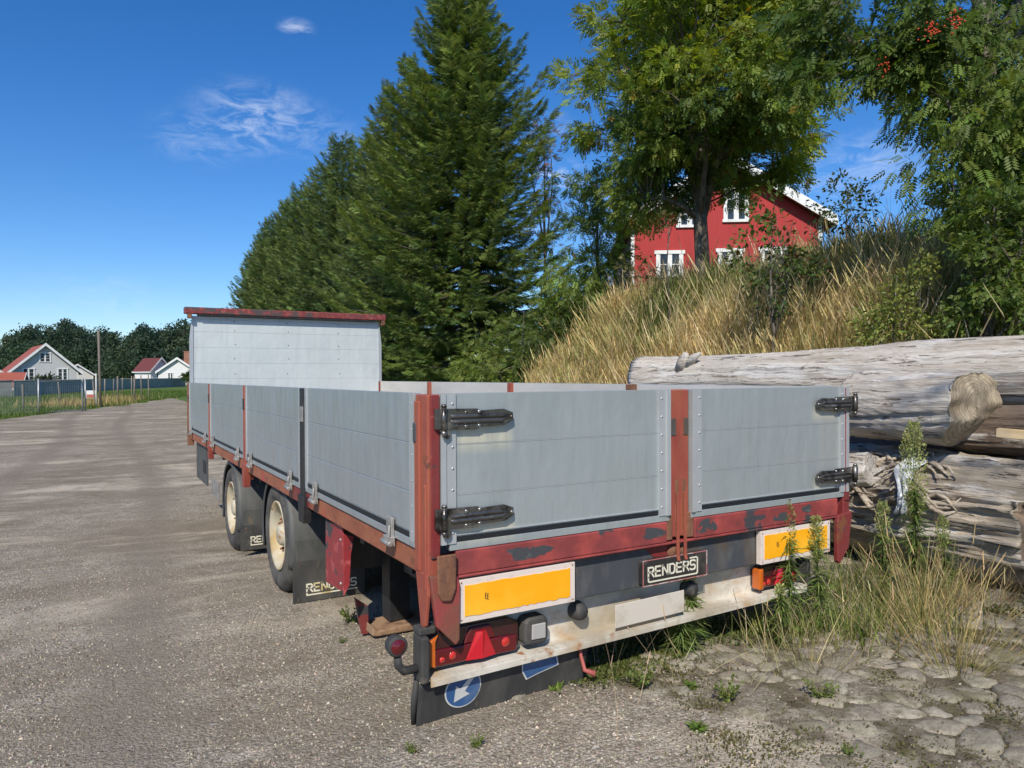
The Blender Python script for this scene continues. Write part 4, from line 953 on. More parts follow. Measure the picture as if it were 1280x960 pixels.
# ------------------------------------------------------------------ foliage builders
def lerp(a, b, t): return a+(b-a)*t
def tint_mix(n, a, b, f, rng, var=.18):
    c = np.array(a)[None]*(1-f)[:, None]+np.array(b)[None]*f[:, None]
    return np.clip(c*(1+var*rng.normal(size=(n, 1)))*(1+.06*rng.normal(size=(n, 3))), .002, 1)
PIN_BIG = pinnate(5, .20, .075, .026); PIN_SM = pinnate(4, .13, .055, .022)
SIMPLE = templ([rhomb((0, 0, 0), (0, 1, 0), (0, 0, 1), 1, .55)])
LEAF3 = templ([rhomb((0, 0, 0), (.5, 1, 0), (0, 0, 1), .9, .5), rhomb((0, .3, 0), (-.7, 1, .1), (0, 0, 1), .8, .45), rhomb((0, .6, 0), (.1, 1, -.2), (0, 0, 1), .9, .5)])
def leaf_mass(name, centres, radii, per, tpl, scale, ca, cb, seed, parent, m=M_leaf, ctr=None, droop=.25, flat=.75, nf=.8, bright=None):
    rng = np.random.default_rng(seed); centres = np.array(centres); n = len(centres)*per
    ci = np.repeat(np.arange(len(centres)), per)
    g = rng.normal(size=(n, 3)); g /= np.linalg.norm(g, axis=1, keepdims=True); g *= (rng.random((n, 1))**.45)
    g[:, 2] *= flat
    pos = centres[ci]+g*np.array(radii)[ci][:, None]
    c0 = np.array(ctr if ctr is not None else centres.mean(0))
    out = pos-c0; out /= np.linalg.norm(out, axis=1, keepdims=True)+1e-6
    d = out*.6+g*.8+rng.normal(size=(n, 3))*.55; d[:, 2] -= droop
    sc = scale*rng.uniform(.7, 1.25, n)
    R = frame(d, rng.normal(size=n)*.7, sc)
    f = np.clip(.5+.5*vnoise(pos, nf, seed)+.25*vnoise(centres, 2.1, seed+3)[ci]+.18*rng.normal(size=n), 0, 1)
    tn = tint_mix(n, ca, cb, f, rng)
    if bright is not None:
        k = rng.random(n) < bright[1]; tn[k] = np.array(bright[0])*rng.uniform(.7, 1.2, (k.sum(), 1))
    V, F_, T = scatter(tpl[0], tpl[1], pos, R, tn)
    return np_mesh(name, V, F_, T, m, parent)
def branchy(mb, base, centres, trunk_pts, trunk_r, seed, nlimb=8, r0=.07):
    rng = random.Random(seed); tp = [Vector(p) for p in trunk_pts]
    mb.tube(tp, trunk_r, 14)
    idx = list(range(len(centres))); rng.shuffle(idx); limbs = []
    z0 = tp[len(tp)//3].z
    for i in idx[:nlimb]:
        c = Vector(centres[i]); t_ = rng.uniform(.35, .95); k = t_*(len(tp)-1); a = tp[int(k)].lerp(tp[min(int(k)+1, len(tp)-1)], k-int(k))
        if a.z > c.z-.2: a = tp[max(1, len(tp)//3)]
        mid = a.lerp(c, .5)+Vector((rng.uniform(-.2, .2), rng.uniform(-.2, .2), .12*(c-a).length))
        pts = [a, a.lerp(mid, .5)+Vector((0, 0, .05)), mid, mid.lerp(c, .55), c]; limbs.append(pts)
        mb.tube(pts, [r0, r0*.75, r0*.55, r0*.35, r0*.12], 7)
    for i in idx[nlimb:]:
        c = Vector(centres[i]); best = min((p for l in limbs for p in l[1:4]), key=lambda p: (p-c).length+(.8 if p.z > c.z else 0))
        mid = best.lerp(c, .5)+Vector((rng.uniform(-.12, .12), rng.uniform(-.12, .12), .10*(c-best).length))
        mb.tube([best, mid, c], [r0*.32, r0*.2, r0*.06], 5, False)
def ellipsoid_clumps(n, ctr, rad3, seed, hollow=.35, cut=None, amp=.18):
    rng = np.random.default_rng(seed); out = []
    while len(out) < n:
        g = rng.normal(size=3); g /= np.linalg.norm(g); r = (hollow+(1-hollow)*rng.random()**.6)
        k = 1+amp*float(vnoise(g[None], 2.4, seed)[0])
        p = np.array(ctr)+g*r*k*np.array(rad3)
        if cut is not None and not cut(p): continue
        out.append(p)
    return np.array(out)

# --- spruce
def spray_template():
    rs = [rhomb((0, 0, 0), (0, 1, 0), (0, 0, 1), .38, .030), rhomb((0, 0, -.004), (0, 1, .02), (1, 0, 0), .36, .028)]
    for i in range(6):
        y = .03+.28*i/6; l = .15*(1-.4*i/6)
        for s_ in (-1, 1):
            rs.append(rhomb((0, y, 0), (s_*.8, .85, -.28-.3*(i % 2)), (.3*s_, 0, 1), l, .024))
    return templ(rs)
SPRAY = spray_template()
def spruce(name, H, R_, seed, dens=1.0, ca=(.030, .052, .020), cb=(.095, .125, .030), gap=.0, loc=(0, 0)):
    rng = np.random.default_rng(seed); root = empty(name)
    tr_ = MB().tube([(0, 0, -.3), (0, 0, H*.3), (.04, .03, H*.7), (0, 0, H*.985)], [.20*H/13, .15*H/13, .07, .012], 12); br = MB()
    pos = []; dirs = []; sc = []; tip = []; hz = .35
    while hz < H*.985:
        t = hz/H; Lb = R_*(1-t)**.68*(1.0 if t > .08 else .85)
        nb = int(6+2*rng.random()) if t < .9 else 5
        a0 = rng.random()*6.28
        for b_ in range(nb):
            a = a0+6.283*b_/nb+rng.normal()*.18
            L = Lb*rng.uniform(.62, 1.22)*(1+.16*float(vnoise(np.array([[math.cos(a)*1.2, math.sin(a)*1.2, hz*.45]]), 1.6, seed)[0])) + .12
            z0 = hz+rng.normal()*.07
            droop = lerp(-.30, .55, t)     # low branches sag, high ones rise
            da = np.array([math.cos(a), math.sin(a), 0]); perp = np.array([-math.sin(a), math.cos(a), 0])
            def P_(u): return da*(L*u)+np.array([0, 0, z0+L*(droop*u - .16*math.sin(u*2.4)+.22*u**3)])
            if rng.random() < .6: br.tube([P_(0), P_(.4), P_(.8)], [.03*L/3+.006, .018*L/3+.004, .004], 4, False)
            ns = max(4, int(L/.062*dens))
            for k in range(ns):
                u = .12+.90*(k+rng.random())/ns; p = P_(min(u, 1.0)); dv = P_(min(u+.05, 1.05))-P_(u-.05 if u > .05 else 0); dv = dv/np.linalg.norm(dv)
                for s_ in (-1, 1):
                    sd = dv*rng.uniform(.45, .9)+perp*s_*rng.uniform(.35, .95); sd[2] -= rng.uniform(.0, .38)
                    q = p+perp*s_*rng.uniform(0, .30)*(1-u)*min(L, 1.6)+np.array([0, 0, rng.normal()*.04])
                    pos.append(q); dirs.append(sd); sc.append(rng.uniform(.7, 1.25)*(.75+.4*(1-u)*min(L, 2)/2+.15)); tip.append(u)
            pos.append(P_(.93)); dirs.append(dv+[0, 0, .25]); sc.append(1.0); tip.append(1.1)
        hz += .34*(1-.45*t)/math.sqrt(dens)
    for k in range(6): pos.append(np.array([0, 0, H*.95])); dirs.append(np.array([math.cos(k), math.sin(k), 1.2])); sc.append(.8); tip.append(1)
    pos.append(np.array([0, 0, H*.97])); dirs.append(np.array([.02, 0, 1.])); sc.append(1.3); tip.append(1)
    pos = np.array(pos); dirs = np.array(dirs); sc = np.array(sc); tip = np.array(tip); n = len(pos)
    f = np.clip(.15+.55*(tip-.3)+.30*vnoise(pos, 1.1, seed)+.15*rng.normal(size=n), 0, 1)
    V, F_, T = scatter(SPRAY[0], SPRAY[1], pos, frame(dirs, rng.normal(size=n)*.5, sc), tint_mix(n, ca, cb, f, rng, .15))
    br_o = tr_.build('trunk', M_bark, root); br.build('branches', M_bark, root); np_mesh('crown', V, F_, T, M_needle, root)
    return root
def copy_tree(o, parent=None):
    c = o.copy(); COL.objects.link(c); c.parent = parent
    for ch in list(o.children): copy_tree(ch, c)
    return c
SG = 'spruces in a row along the yard'
sp_lab = ['tall dark spruce nearest the trailer, its tip out of the picture', 'second spruce in the row, just left of the tallest one', 'third spruce in the row behind the trailer headboard',
          'fourth spruce counting from the tallest one', 'fifth spruce counting from the tallest one', 'sixth spruce counting from the tallest one', 'seventh spruce, seen over the headboard rail',
          'eighth spruce, low in the picture over the headboard', 'ninth spruce, last but one at the left end of the row', 'last spruce at the far left end of the row']
A = spruce('spruce_tree', 14.0, 4.35, 5, 1.2, (.075, .128, .038), (.25, .31, .072)); B = spruce('spruce_tree', 12.5, 3.2, 6, .85, (.080, .128, .050), (.21, .265, .075)); D = spruce('spruce_tree', 12.3, 3.3, 8, .8, (.084, .134, .050), (.235, .29, .080))
spots = [(9.3, 18.2, 1.0, A, 0), (8.9, 22.8, 1.0, B, 0), (9.4, 26.6, .97, D, .5), (9.2, 30.5, 1.03, B, 2.1), (9.3, 34.2, 1.0, D, 3.9), (9.2, 38.0, .98, B, 4.4), (9.4, 41.8, 1.0, D, 1.2), (9.2, 45.3, .95, B, 5.5), (9.3, 48.6, .93, D, 2.8), (9.3, 51.6, .86, B, 1.0)]
used = set()
for i, (x, y, s_, pr0, rz) in enumerate(spots):
    o = pr0 if id(pr0) not in used else copy_tree(pr0); used.add(id(pr0))
    o.location = (x, y, gz(x, y)-.05); o.scale = (s_, s_, s_); o.rotation_euler.z = rz
    tag(o, sp_lab[i], 'spruce', SG)

# --- rowan on the bank
def rowan():
    x, y = bearing_at(878, 14.1); z = gz(x, y); root = empty('rowan_tree', (0, 0, 0))
    tp = [(x, y, z-.2), (x+.02, y, z+.9), (x-.05, y, z+1.9), (x+.12, y+.1, z+3.0), (x-.05, y, z+4.4), (x+.05, y, z+5.8)]
    ctr = np.array([x+.05, y, z+4.4]); cl = ellipsoid_clumps(350, ctr, (2.5, 2.5, 3.4), 12, .30, lambda p: p[2] > z+(2.0 if (p-ctr)@np.array(_r) < -1.0 else 2.6)+.35*max(0, -(p-ctr)@np.array(_d)), .24)
    mb = MB(); branchy(mb, None, cl, tp, [.17, .145, .13, .10, .07, .03], 3, 14, .07); mb.build('trunk', M_bark, root)
    rr = np.random.default_rng(3).uniform(.26, .50, len(cl))
    leaf_mass('crown', cl, rr, 75, PIN_SM, 1.4, (.065, .125, .030), (.27, .325, .055), 9, root, ctr=ctr, nf=1.0, bright=((.32, .20, .03), .02))
    rg = np.random.default_rng(5); b = MB(); P_ = []
    for k in rg.choice(len(cl), 22, replace=False):
        d = cl[k]-ctr; c = cl[k]+d/np.linalg.norm(d)*.4
        for q in range(16): P_.append(c+rg.normal(size=3)*.055)
    P_ = np.array(P_); tv = np.array([(1, 0, 0), (-1, 0, 0), (0, 1, 0), (0, -1, 0), (0, 0, 1), (0, 0, -1)])*.019; tf = np.array([(0, 2, 4), (2, 1, 4), (1, 3, 4), (3, 0, 4), (2, 0, 5), (1, 2, 5), (3, 1, 5), (0, 3, 5)])
    R = np.tile(np.eye(3), (len(P_), 1, 1)); V, F_, T = scatter(tv, tf, P_, R, np.ones((len(P_), 3))); o = np_mesh('berries', V, F_, None, M_berry, root, True); o['kind'] = 'stuff'
    tag(root, 'rowan tree with red berries standing in front of the red house', 'tree')
rowan()
def right_tree():
    x, y = bearing_at(1228, 8.6); z = gz(x, y); root = empty('ash_tree')
    tp = [(x, y, z-.2), (x+.02, y, z+1.0), (x-.04, y+.03, z+2.0), (x+.02, y, z+3.2), (x, y, z+4.6), (x+.2, y, z+6)]
    ctr = np.array([x+.9, y-.3, z+4.3])
    cl = ellipsoid_clumps(95, ctr, (1.9, 1.9, 2.1), 31, .25, None, .2)
    lo = []
    rgq = np.random.default_rng(8)
    for (px, py, dd, n_) in [(1215, 150, 7.9, 5), (1250, 190, 7.8, 7), (1190, 195, 8.0, 3), (1262, 120, 7.7, 6), (1060, 40, 8.6, 7), (1095, 85, 8.4, 5), (1130, 40, 8.2, 8), (1025, 15, 9.0, 5), (1165, 90, 8.2, 6), (1045, 80, 8.6, 3), (1190, 40, 8.2, 7), (1255, 250, 7.9, 5), (1225, 275, 7.8, 4)]:
        for k in range(n_):
            X_, Y_ = bearing_at(px, dd); lo.append((X_+rgq.normal()*.18, Y_+rgq.normal()*.18, CZ+(470-py)/FPX*dd+rgq.normal()*.16))
    allc = np.concatenate([cl, np.array(lo)])
    mb = MB(); branchy(mb, None, allc, tp, [.23, .19, .17, .13, .09, .03], 5, 16, .07); mb.build('trunk', M_bark, root)
    rr = np.random.default_rng(3).uniform(.28, .5, len(allc))
    leaf_mass('crown', allc, rr, 50, PIN_BIG, 1.0, (.045, .09, .024), (.15, .205, .038), 19, root, ctr=ctr, droop=.5)
    P_ = []
    for (px, py, dd) in [(1192, 28, 7.4), (1197, 36, 7.4), (1165, 45, 7.5), (1104, 88, 8.0), (1160, 42, 7.4)]:
        X_, Y_ = bearing_at(px, dd)
        for q in range(16): P_.append(np.array([X_, Y_, CZ+(470-py)/FPX*dd])+rgq.normal(size=3)*.04)
    P_ = np.array(P_); tv = np.array([(1, 0, 0), (-1, 0, 0), (0, 1, 0), (0, -1, 0), (0, 0, 1), (0, 0, -1)])*.013; tf = np.array([(0, 2, 4), (2, 1, 4), (1, 3, 4), (3, 0, 4), (2, 0, 5), (1, 2, 5), (3, 1, 5), (0, 3, 5)])
    V, F_, T = scatter(tv, tf, P_, np.tile(np.eye(3), (len(P_), 1, 1)), np.ones((len(P_), 3))); o = np_mesh('berries', V, F_, None, M_berry, root, True); o['kind'] = 'stuff'
    tag(root, 'dark leafy tree with feathered leaves overhanging the log pile on the right', 'tree')
right_tree()
def small_tree(name, px, dep, blobs, label, cat, ca, cb, seed, tpl=PIN_SM, sc=1.0, per=40, rr=(.2, .4), trunk=.05, hz=None, bright=None, n_mult=1):
    """blobs: (column px, row py, spread px, clumps) laid out from the photograph then placed at its own depth"""
    x, y = bearing_at(px, dep); z = gz(x, y); rg = np.random.default_rng(seed); cl = []
    for (bx_, by_, sp_, n_) in blobs:
        for k in range(n_*n_mult):
            d_ = dep+rg.normal()*sp_/FPX*dep*.7; X_, Y_ = bearing_at(bx_+rg.normal()*sp_*.5, d_)
            cl.append((X_, Y_, CZ+(470-by_-rg.normal()*sp_*.5)/FPX*dep))
    cl = np.array(cl); cl[:, 2] = np.maximum(cl[:, 2], ground_z(cl[:, 0], cl[:, 1])+.12)
    top = cl[:, 2].max(); root = empty(name); mb = MB()
    branchy(mb, None, cl, [(x, y, z-.1), (x+.02, y, lerp(z, top, .35)), (x-.02, y+.02, lerp(z, top, .65)), (x+.01, y, lerp(z, top, .93))], [trunk, trunk*.8, trunk*.5, trunk*.15], seed, min(6, len(cl)//2), trunk*.5)
    mb.build('trunk', M_bark, root)
    leaf_mass('crown', cl, rg.uniform(rr[0], rr[1], len(cl)), per, tpl, sc, ca, cb, seed, root, bright=bright)
    tag(root, label, cat); return root
G1, G2 = (.07, .125, .034), (.22, .28, .06)
small_tree('sapling', 966, 9.6, [(960, 262, 22, 5), (948, 300, 26, 6), (985, 305, 24, 5), (965, 345, 34, 9), (940, 335, 18, 3), (1000, 340, 18, 3), (965, 380, 20, 4), (1010, 335, 12, 2)],
           'thin sapling with dark drooping leaves on the grassy bank', 'sapling', (.05, .085, .024), (.15, .20, .045), 4, SIMPLE, .085, 26, (.12, .24), .028, bright=((.12, .06, .02), .08))
small_tree('leafy_shrub', 1235, 7.2, [(1238, 270, 24, 6), (1225, 310, 20, 5), (1255, 330, 28, 8), (1240, 375, 30, 10), (1205, 400, 18, 4), (1275, 385, 30, 9), (1262, 270, 24, 7), (1275, 320, 26, 6), (1215, 250, 16, 3)],
           'dense dark shrub at the foot of the right-hand tree', 'shrub', (.042, .085, .024), (.15, .20, .04), 6, LEAF3, .055, 52, (.14, .28), .05)
small_tree('leafy_shrub', 1120, 7.6, [(1105, 405, 26, 6), (1130, 390, 22, 5), (1085, 420, 20, 4), (1150, 410, 24, 5), (1150, 350, 20, 4)],
           'loose green shrub with small leaves between bank grass and logs', 'shrub', (.09, .125, .035), (.26, .29, .07), 7, SIMPLE, .05, 75, (.14, .28), .02)
small_tree('leafy_shrub', 1060, 11.0, [(1060, 240, 16, 5), (1050, 265, 26, 6), (1075, 262, 20, 4), (1085, 285, 24, 5)],
           'airy shrub standing on the ridge right of the house roof', 'shrub', (.045, .07, .025), (.10, .13, .045), 8, SIMPLE, .07, 42, (.12, .25), .02)
small_tree('leafy_shrub', 1190, 9.8, [(1170, 250, 18, 3), (1200, 245, 20, 5)],
           'green shrub along the ridge beside the right-hand tree', 'shrub', G1, G2, 9, SIMPLE, .08, 50, (.12, .22), .02)
small_tree('leafy_shrub', 836, 12.8, [(832, 275, 12, 3), (822, 298, 16, 3), (800, 335, 22, 4)],
           'reddish climbing shrub in front of the red house wall', 'shrub', (.08, .10, .03), (.26, .14, .05), 10, SIMPLE, .08, 34, (.12, .26), .02)
small_tree('young_tree', 748, 16.5, [(740, 240, 20, 6), (745, 285, 28, 9), (765, 320, 26, 7), (735, 340, 34, 11), (760, 370, 34, 10), (715, 375, 34, 9)],
           'light green young tree between the tall spruce and the rowan', 'tree', G1, (.26, .33, .07), 11, PIN_SM, 1.3, 60, (.3, .55), .07)
small_tree('young_tree', 682, 25, [(672, 175, 20, 6), (675, 215, 22, 6), (680, 255, 24, 6), (690, 300, 22, 4)],
           'slender tree with orange tinged leaves showing behind the tall spruce', 'tree', (.09, .11, .03), (.22, .16, .05), 12, PIN_SM, 1.5, 30, (.35, .6), .08, bright=((.34, .12, .03), .12))
small_tree('leafy_shrub', 655, 16.5, [(640, 440, 34, 10), (690, 425, 34, 14), (720, 405, 30, 12), (665, 455, 30, 10), (600, 455, 30, 8), (700, 380, 24, 6)],
           'dark green shrub filling the foot of the tall spruce', 'shrub', (.075, .12, .032), (.22, .27, .06), 13, PIN_SM, 1.1, 80, (.3, .55), .04)
small_tree('leafy_shrub', 545, 6.9+3, [(925, 440, 20, 4), (905, 432, 16, 3), (945, 425, 18, 4)],
           'low dark nettle-like shrub behind the long pale log', 'shrub', (.022, .04, .015), (.06, .09, .024), 14, SIMPLE, .09, 70, (.12, .22), .0001) if False else None

def shade_tree():
    x, y = .4, -6.7; z = gz(x, y); root = empty('birch_tree'); ctr = np.array([.1, -5.7, 6.7]); cl = ellipsoid_clumps(34, ctr, (1.5, 1.2, 1.3), 77, .2, None, .3)
    mb = MB(); branchy(mb, None, cl, [(x, y, z-.2), (x, y, z+2.5), (x-.05, y+.2, z+4.6), (x-.1, y+.5, z+6), (x-.2, y+.9, z+7.2)], [.14, .12, .09, .06, .02], 9, 7, .05); mb.build('trunk', M_bark, root)
    leaf_mass('crown', cl, np.full(len(cl), .34), 46, LEAF3, .055, (.06, .11, .03), (.2, .26, .05), 78, root)
    tag(root, 'leafy tree behind the viewer throwing dappled shade on the right end of the logs', 'tree')
shade_tree()

# ------------------------------------------------------------------ grasses
def blade_template(seg=3, curve=.35, head=False):
    v = []; f = []
    for i in range(seg+1):
        t = i/seg; w = .5*(1-t**1.6)+.02; v += [(-w, t*1.0-.0, -curve*t*t), (w, t*1.0, -curve*t*t)]
    v = np.array(v); f = [(2*i, 2*i+1, 2*i+3, 2*i+2) for i in range(seg)]
    if head:
        b = len(v); v = np.concatenate([v, np.array([(-.75, .80, -curve*.64), (.75, .84, -curve*.68), (.45, 1.08, -curve*1.1), (-.45, 1.04, -curve*1.05)])]); f.append((b, b+1, b+2, b+3))
    return v, np.array(f)
def grass(name, P, h, w, lean, ca, cb, f, seed, head=0.0, parent=None, wind=(.15, .25), m=M_blade):
    rng = np.random.default_rng(seed); n = len(P); out = []
    d = np.stack([rng.normal(size=n)*lean+wind[0]*h, rng.normal(size=n)*lean+wind[1]*h, np.ones(n)], 1)
    R = frame(d, rng.uniform(0, 6.28, n), np.stack([w, h, h], 1)); tn = tint_mix(n, ca, cb, f, rng, .2)
    hm = rng.random(n) < head; Vs, Fs, Ts = [], [], []; off = 0
    for msk, hd in ((~hm, False), (hm, True)):
        if msk.sum() == 0: continue
        tv, tf = blade_template(3, .3, hd); V, F_, T = scatter(tv, tf, P[msk], R[msk], tn[msk]); Vs.append(V); Fs.append(F_+off); Ts.append(T); off += len(V)
    return np_mesh(name, np.concatenate(Vs), np.concatenate(Fs), np.concatenate(Ts), m, parent)
rg = np.random.default_rng(77)
def pts_in(n, x0, x1, y0, y1, keep=None):
    X_ = rg.uniform(x0, x1, n); Y_ = rg.uniform(y0, y1, n)
    P_ = np.stack([X_, Y_, ground_z(X_, Y_)-.02], 1)
    return P_ if keep is None else P_[keep(P_)]
# tall dry grass of the bank, green under it
Pb = pts_in(250000, 5.2, 11.5, -1.5, 20, lambda P_: (P_[:, 1] < 13.5+(P_[:, 0]-9)*1.5))
Pb = np.concatenate([Pb, pts_in(110000, 5.1, 8.2, 1.0, 9)])
nn = vnoise(Pb[:, :2], .9, 4); hgt = .60+.30*nn+.16*vnoise(Pb[:, :2], 3.2, 8)+.16*rg.normal(size=len(Pb)); hgt = np.clip(hgt, .12, 1.35)*(.75+.25*sstep(5.2, 7, Pb[:, 0]))
dist = np.hypot(Pb[:, 0]-CX, Pb[:, 1]-CY)
strawf = np.clip(.58+.60*vnoise(Pb[:, :2], .7, 9)+.35*vnoise(Pb[:, :2], 2.4, 19)+.28*rg.normal(size=len(Pb))-.45*(1-sstep(5.2, 6.8, Pb[:, 0])), 0, 1)
g_ = grass('bank_grass', Pb, hgt, .0035+.0006*dist, .11, (.15, .19, .05), (.66, .52, .25), strawf, 5, .35, None, (-.03, -.02)); tag(g_, 'tall straw coloured grass covering the bank', 'grass', kind='stuff')
Pt = pts_in(12000, 6.0, 10.5, -1.0, 15, lambda P_: (P_[:, 1] < 13+(P_[:, 0]-9)*1.5)); Pt = Pt[vnoise(Pt[:, :2], 1.6, 23) > -.1]
g_ = grass('tall_stalks', Pt, np.clip(1.05+.2*rg.normal(size=len(Pt)), .6, 1.5), np.full(len(Pt), .0042), .12, (.32, .26, .12), (.70, .58, .33), rg.random(len(Pt)), 15, .8, None, (0, 0)); tag(g_, 'pale seed stalks standing above the bank grass', 'grass', kind='stuff')
Pc = pts_in(60000, 5.0, 10.5, -1.5, 18, lambda P_: (P_[:, 1] < 13+(P_[:, 0]-9)*1.5))
g_ = grass('undergrowth', Pc, np.clip(.28+.12*rg.normal(size=len(Pc)), .08, .6), np.full(len(Pc), .022), .35, (.08, .13, .035), (.24, .27, .08), rg.random(len(Pc)), 6); tag(g_, 'green undergrowth beneath the dry bank grass', 'undergrowth', kind='stuff')
# shaggier rim along the ridge
# foreground verge: under the trailer edge, round the logs and through the cobbles
def clumps(cs, n, sp): 
    c = np.array(cs)[rg.integers(0, len(cs), n)]; X_ = c[:, 0]+rg.normal(size=n)*sp*c[:, 2]; Y_ = c[:, 1]+rg.normal(size=n)*sp*c[:, 2]; return np.stack([X_, Y_, ground_z(X_, Y_)-.01], 1)
cs = [(2.2+rg.normal()*.0, -.05, 1), (2.5, .0, 1.2), (2.75, .05, 1.3), (2.95, -.05, 1.3), (3.1, .2, 1.2), (2.3, -.25, .8), (2.65, -.35, 1), (1.95, .0, .7), (2.9, .45, 1), (3.3, .0, .9), (3.4, .5, .9)]
Pg = clumps(cs, 1900, .14); g_ = grass('green_grass', Pg, np.clip(.15+.07*rg.normal(size=len(Pg)), .04, .36), np.full(len(Pg), .0055), .30, (.06, .11, .02), (.34, .34, .11), rg.random(len(Pg))**1.3, 7, 0, None, (0, 0)); tag(g_, 'fresh green grass growing by the right rear trailer corner', 'grass', kind='stuff')
Ps = clumps([(2.3, -.15, 1.4), (2.7, -.25, 1.5), (3.0, 0, 1.4), (3.3, -.1, 1.3), (1.9, -.2, 1), (1.3, .05, 1.2)], 420, .2); g_ = grass('dry_stems', Ps, np.clip(.24+.12*rg.normal(size=len(Ps)), .05, .6), np.full(len(Ps), .0028), .34, (.32, .26, .13), (.66, .54, .32), rg.random(len(Ps)), 58, .5, None, (0, 0)); tag(g_, 'bent dry stems among the weeds by the rear corner', 'grass', kind='stuff')
def arch_grass(name, x, y, n, h, spread, label, seed, wind=(.0, .0), ca=(.20, .19, .07), cb=(.58, .44, .20), sp=.05):
    r_ = np.random.default_rng(seed); X_ = x+r_.normal(size=n)*sp; Y_ = y+r_.normal(size=n)*sp; P_ = np.stack([X_, Y_, ground_z(X_, Y_)-.01], 1)
    g = grass(name, P_, np.clip(h*(1+.35*r_.normal(size=n)), .06, .75), np.full(n, .0026), spread, ca, cb, r_.random(n)**.6, seed, .35, None, wind)
    tag(g, label, 'grass tuft', 'dry grass tufts in front of the log pile'); return g
arch_grass('grass_tuft', 2.42, -.62, 130, .36, .42, 'largest dry tuft with long arching stalks in the cobbles', 51, (-.25, .1), sp=.11)
arch_grass('grass_tuft', 2.18, -.78, 140, .22, .45, 'lower dry tuft just left of the largest one', 52, (0, 0), (.13, .14, .05), (.42, .33, .15))
arch_grass('grass_tuft', 2.70, -.32, 150, .38, .40, 'dry tuft between the largest one and the logs', 53, (.1, .1))
arch_grass('grass_tuft', 3.05, -.25, 120, .27, .5, 'thin brownish tuft in front of the gnarled log', 54, (0, 0), (.16, .13, .06), (.40, .28, .14))
arch_grass('grass_tuft', 3.38, -.30, 120, .20, .6, 'bushy brown tuft at the foot of the pile by the big log end', 55, (0, 0), (.14, .12, .05), (.36, .26, .13), .09)
arch_grass('grass_tuft', 1.75, -.35, 110, .17, .5, 'sparse dry tuft below the right tail lamp', 56, (0, 0), (.12, .14, .04), (.40, .33, .15), .10)
# scattered low weeds: one stuff layer of tiny leaves through the joints and gravel edge
def low_weeds(name, cs, n, sp, size, ca, cb, seed, label):
    P_ = clumps(cs, n, sp); P_[:, 2] += rg.random(n)*size*.8+.01; r_ = np.random.default_rng(seed); d = np.stack([r_.normal(size=n), r_.normal(size=n), .4+r_.random(n)], 1)
    V, F_, T = scatter(SIMPLE[0], SIMPLE[1], P_, frame(d, r_.normal(size=n), size*r_.uniform(.5, 1.3, n)), tint_mix(n, ca, cb, r_.random(n), r_)); o = np_mesh(name, V, F_, T, M_leaf); tag(o, label, 'weeds', kind='stuff'); return o
cs2 = [(rg.uniform(.7, 3.6), rg.uniform(-1.7, .5), rg.uniform(.4, 1.4)) for k in range(60)]
low_weeds('ground_weeds', cs2, 14000, .09, .012, (.10, .09, .035), (.17, .16, .05), 21, 'low brownish green weeds creeping between the cobbles')
cs3 = [(rg.uniform(.75, 2.2), rg.uniform(.0, .28), rg.uniform(.5, 1.2)) for k in range(26)]
low_weeds('ground_weeds', cs3, 9000, .08, .020, (.06, .09, .02), (.19, .20, .06), 22, 'yellow green weeds under the white bumper')
cs4 = [(rg.uniform(3.2, 4.4), rg.uniform(-1.6, .1), rg.uniform(.6, 1.6)) for k in range(34)]
low_weeds('ground_weeds', cs4, 9000, .10, .022, (.05, .07, .02), (.15, .15, .05), 23, 'dark weeds in the shade at the foot of the log pile')
# individual leafy plants
def weed(x, y, kind, s_, label, seed, grp='small weeds growing out of the gravel'):
    r_ = np.random.default_rng(seed); z = gz(x, y)
    if kind == 'rosette':
        n = 26; a = r_.uniform(0, 6.28, n); d = np.stack([np.cos(a), np.sin(a), r_.uniform(.3, 1.6, n)], 1); P_ = np.tile([x, y, z], (n, 1))+r_.normal(size=(n, 3))*[.01, .01, 0]
        R = frame(d, r_.normal(size=n)*.3, np.stack([s_*.35*r_.uniform(.7, 1.2, n), s_*r_.uniform(.5, 1.1, n), s_*np.ones(n)], 1)); tv, tf = blade_template(3, .35)
        tv = tv*np.array([.8, 1, 1]); V, F_, T = scatter(tv, tf, P_, R, tint_mix(n, (.07, .13, .02), (.20, .28, .05), r_.random(n), r_)); o = np_mesh('weed', V, F_, T, M_leaf)
    else:
        ns = 13; a = r_.uniform(0, 6.28, ns); d = np.stack([np.cos(a), np.sin(a), r_.uniform(.5, 2.0, ns)], 1); d /= np.linalg.norm(d, axis=1, keepdims=True); P_ = np.tile([x, y, z-.003], (ns, 1)); ln_ = s_*r_.uniform(.7, 1.3, ns)
        tv, tf = blade_template(3, .0); V0, F0, T0 = scatter(tv, tf, P_, frame(d, r_.normal(size=ns)*.3, np.stack([np.full(ns, .0025), ln_, ln_], 1)), np.tile([.12, .14, .04], (ns, 1)))
        n = 16*ns; k = np.repeat(np.arange(ns), 16); u = r_.uniform(.12, 1, n); Q = P_[k]+d[k]*(ln_[k]*u)[:, None]; dd_ = d[k]*.5+r_.normal(size=(n, 3))*.7
        V, F_, T = scatter(SIMPLE[0], SIMPLE[1], Q, frame(dd_, r_.normal(size=n)*.6, s_*.20*r_.uniform(.6, 1.3, n)), tint_mix(n, (.09, .13, .03), (.24, .29, .08), r_.random(n), r_))
        o = np_mesh('weed', np.concatenate([V0, V]), np.concatenate([F0, F_+len(V0)]), np.concatenate([T0, T]), M_leaf)
    tag(o, label, 'weed', grp); return o
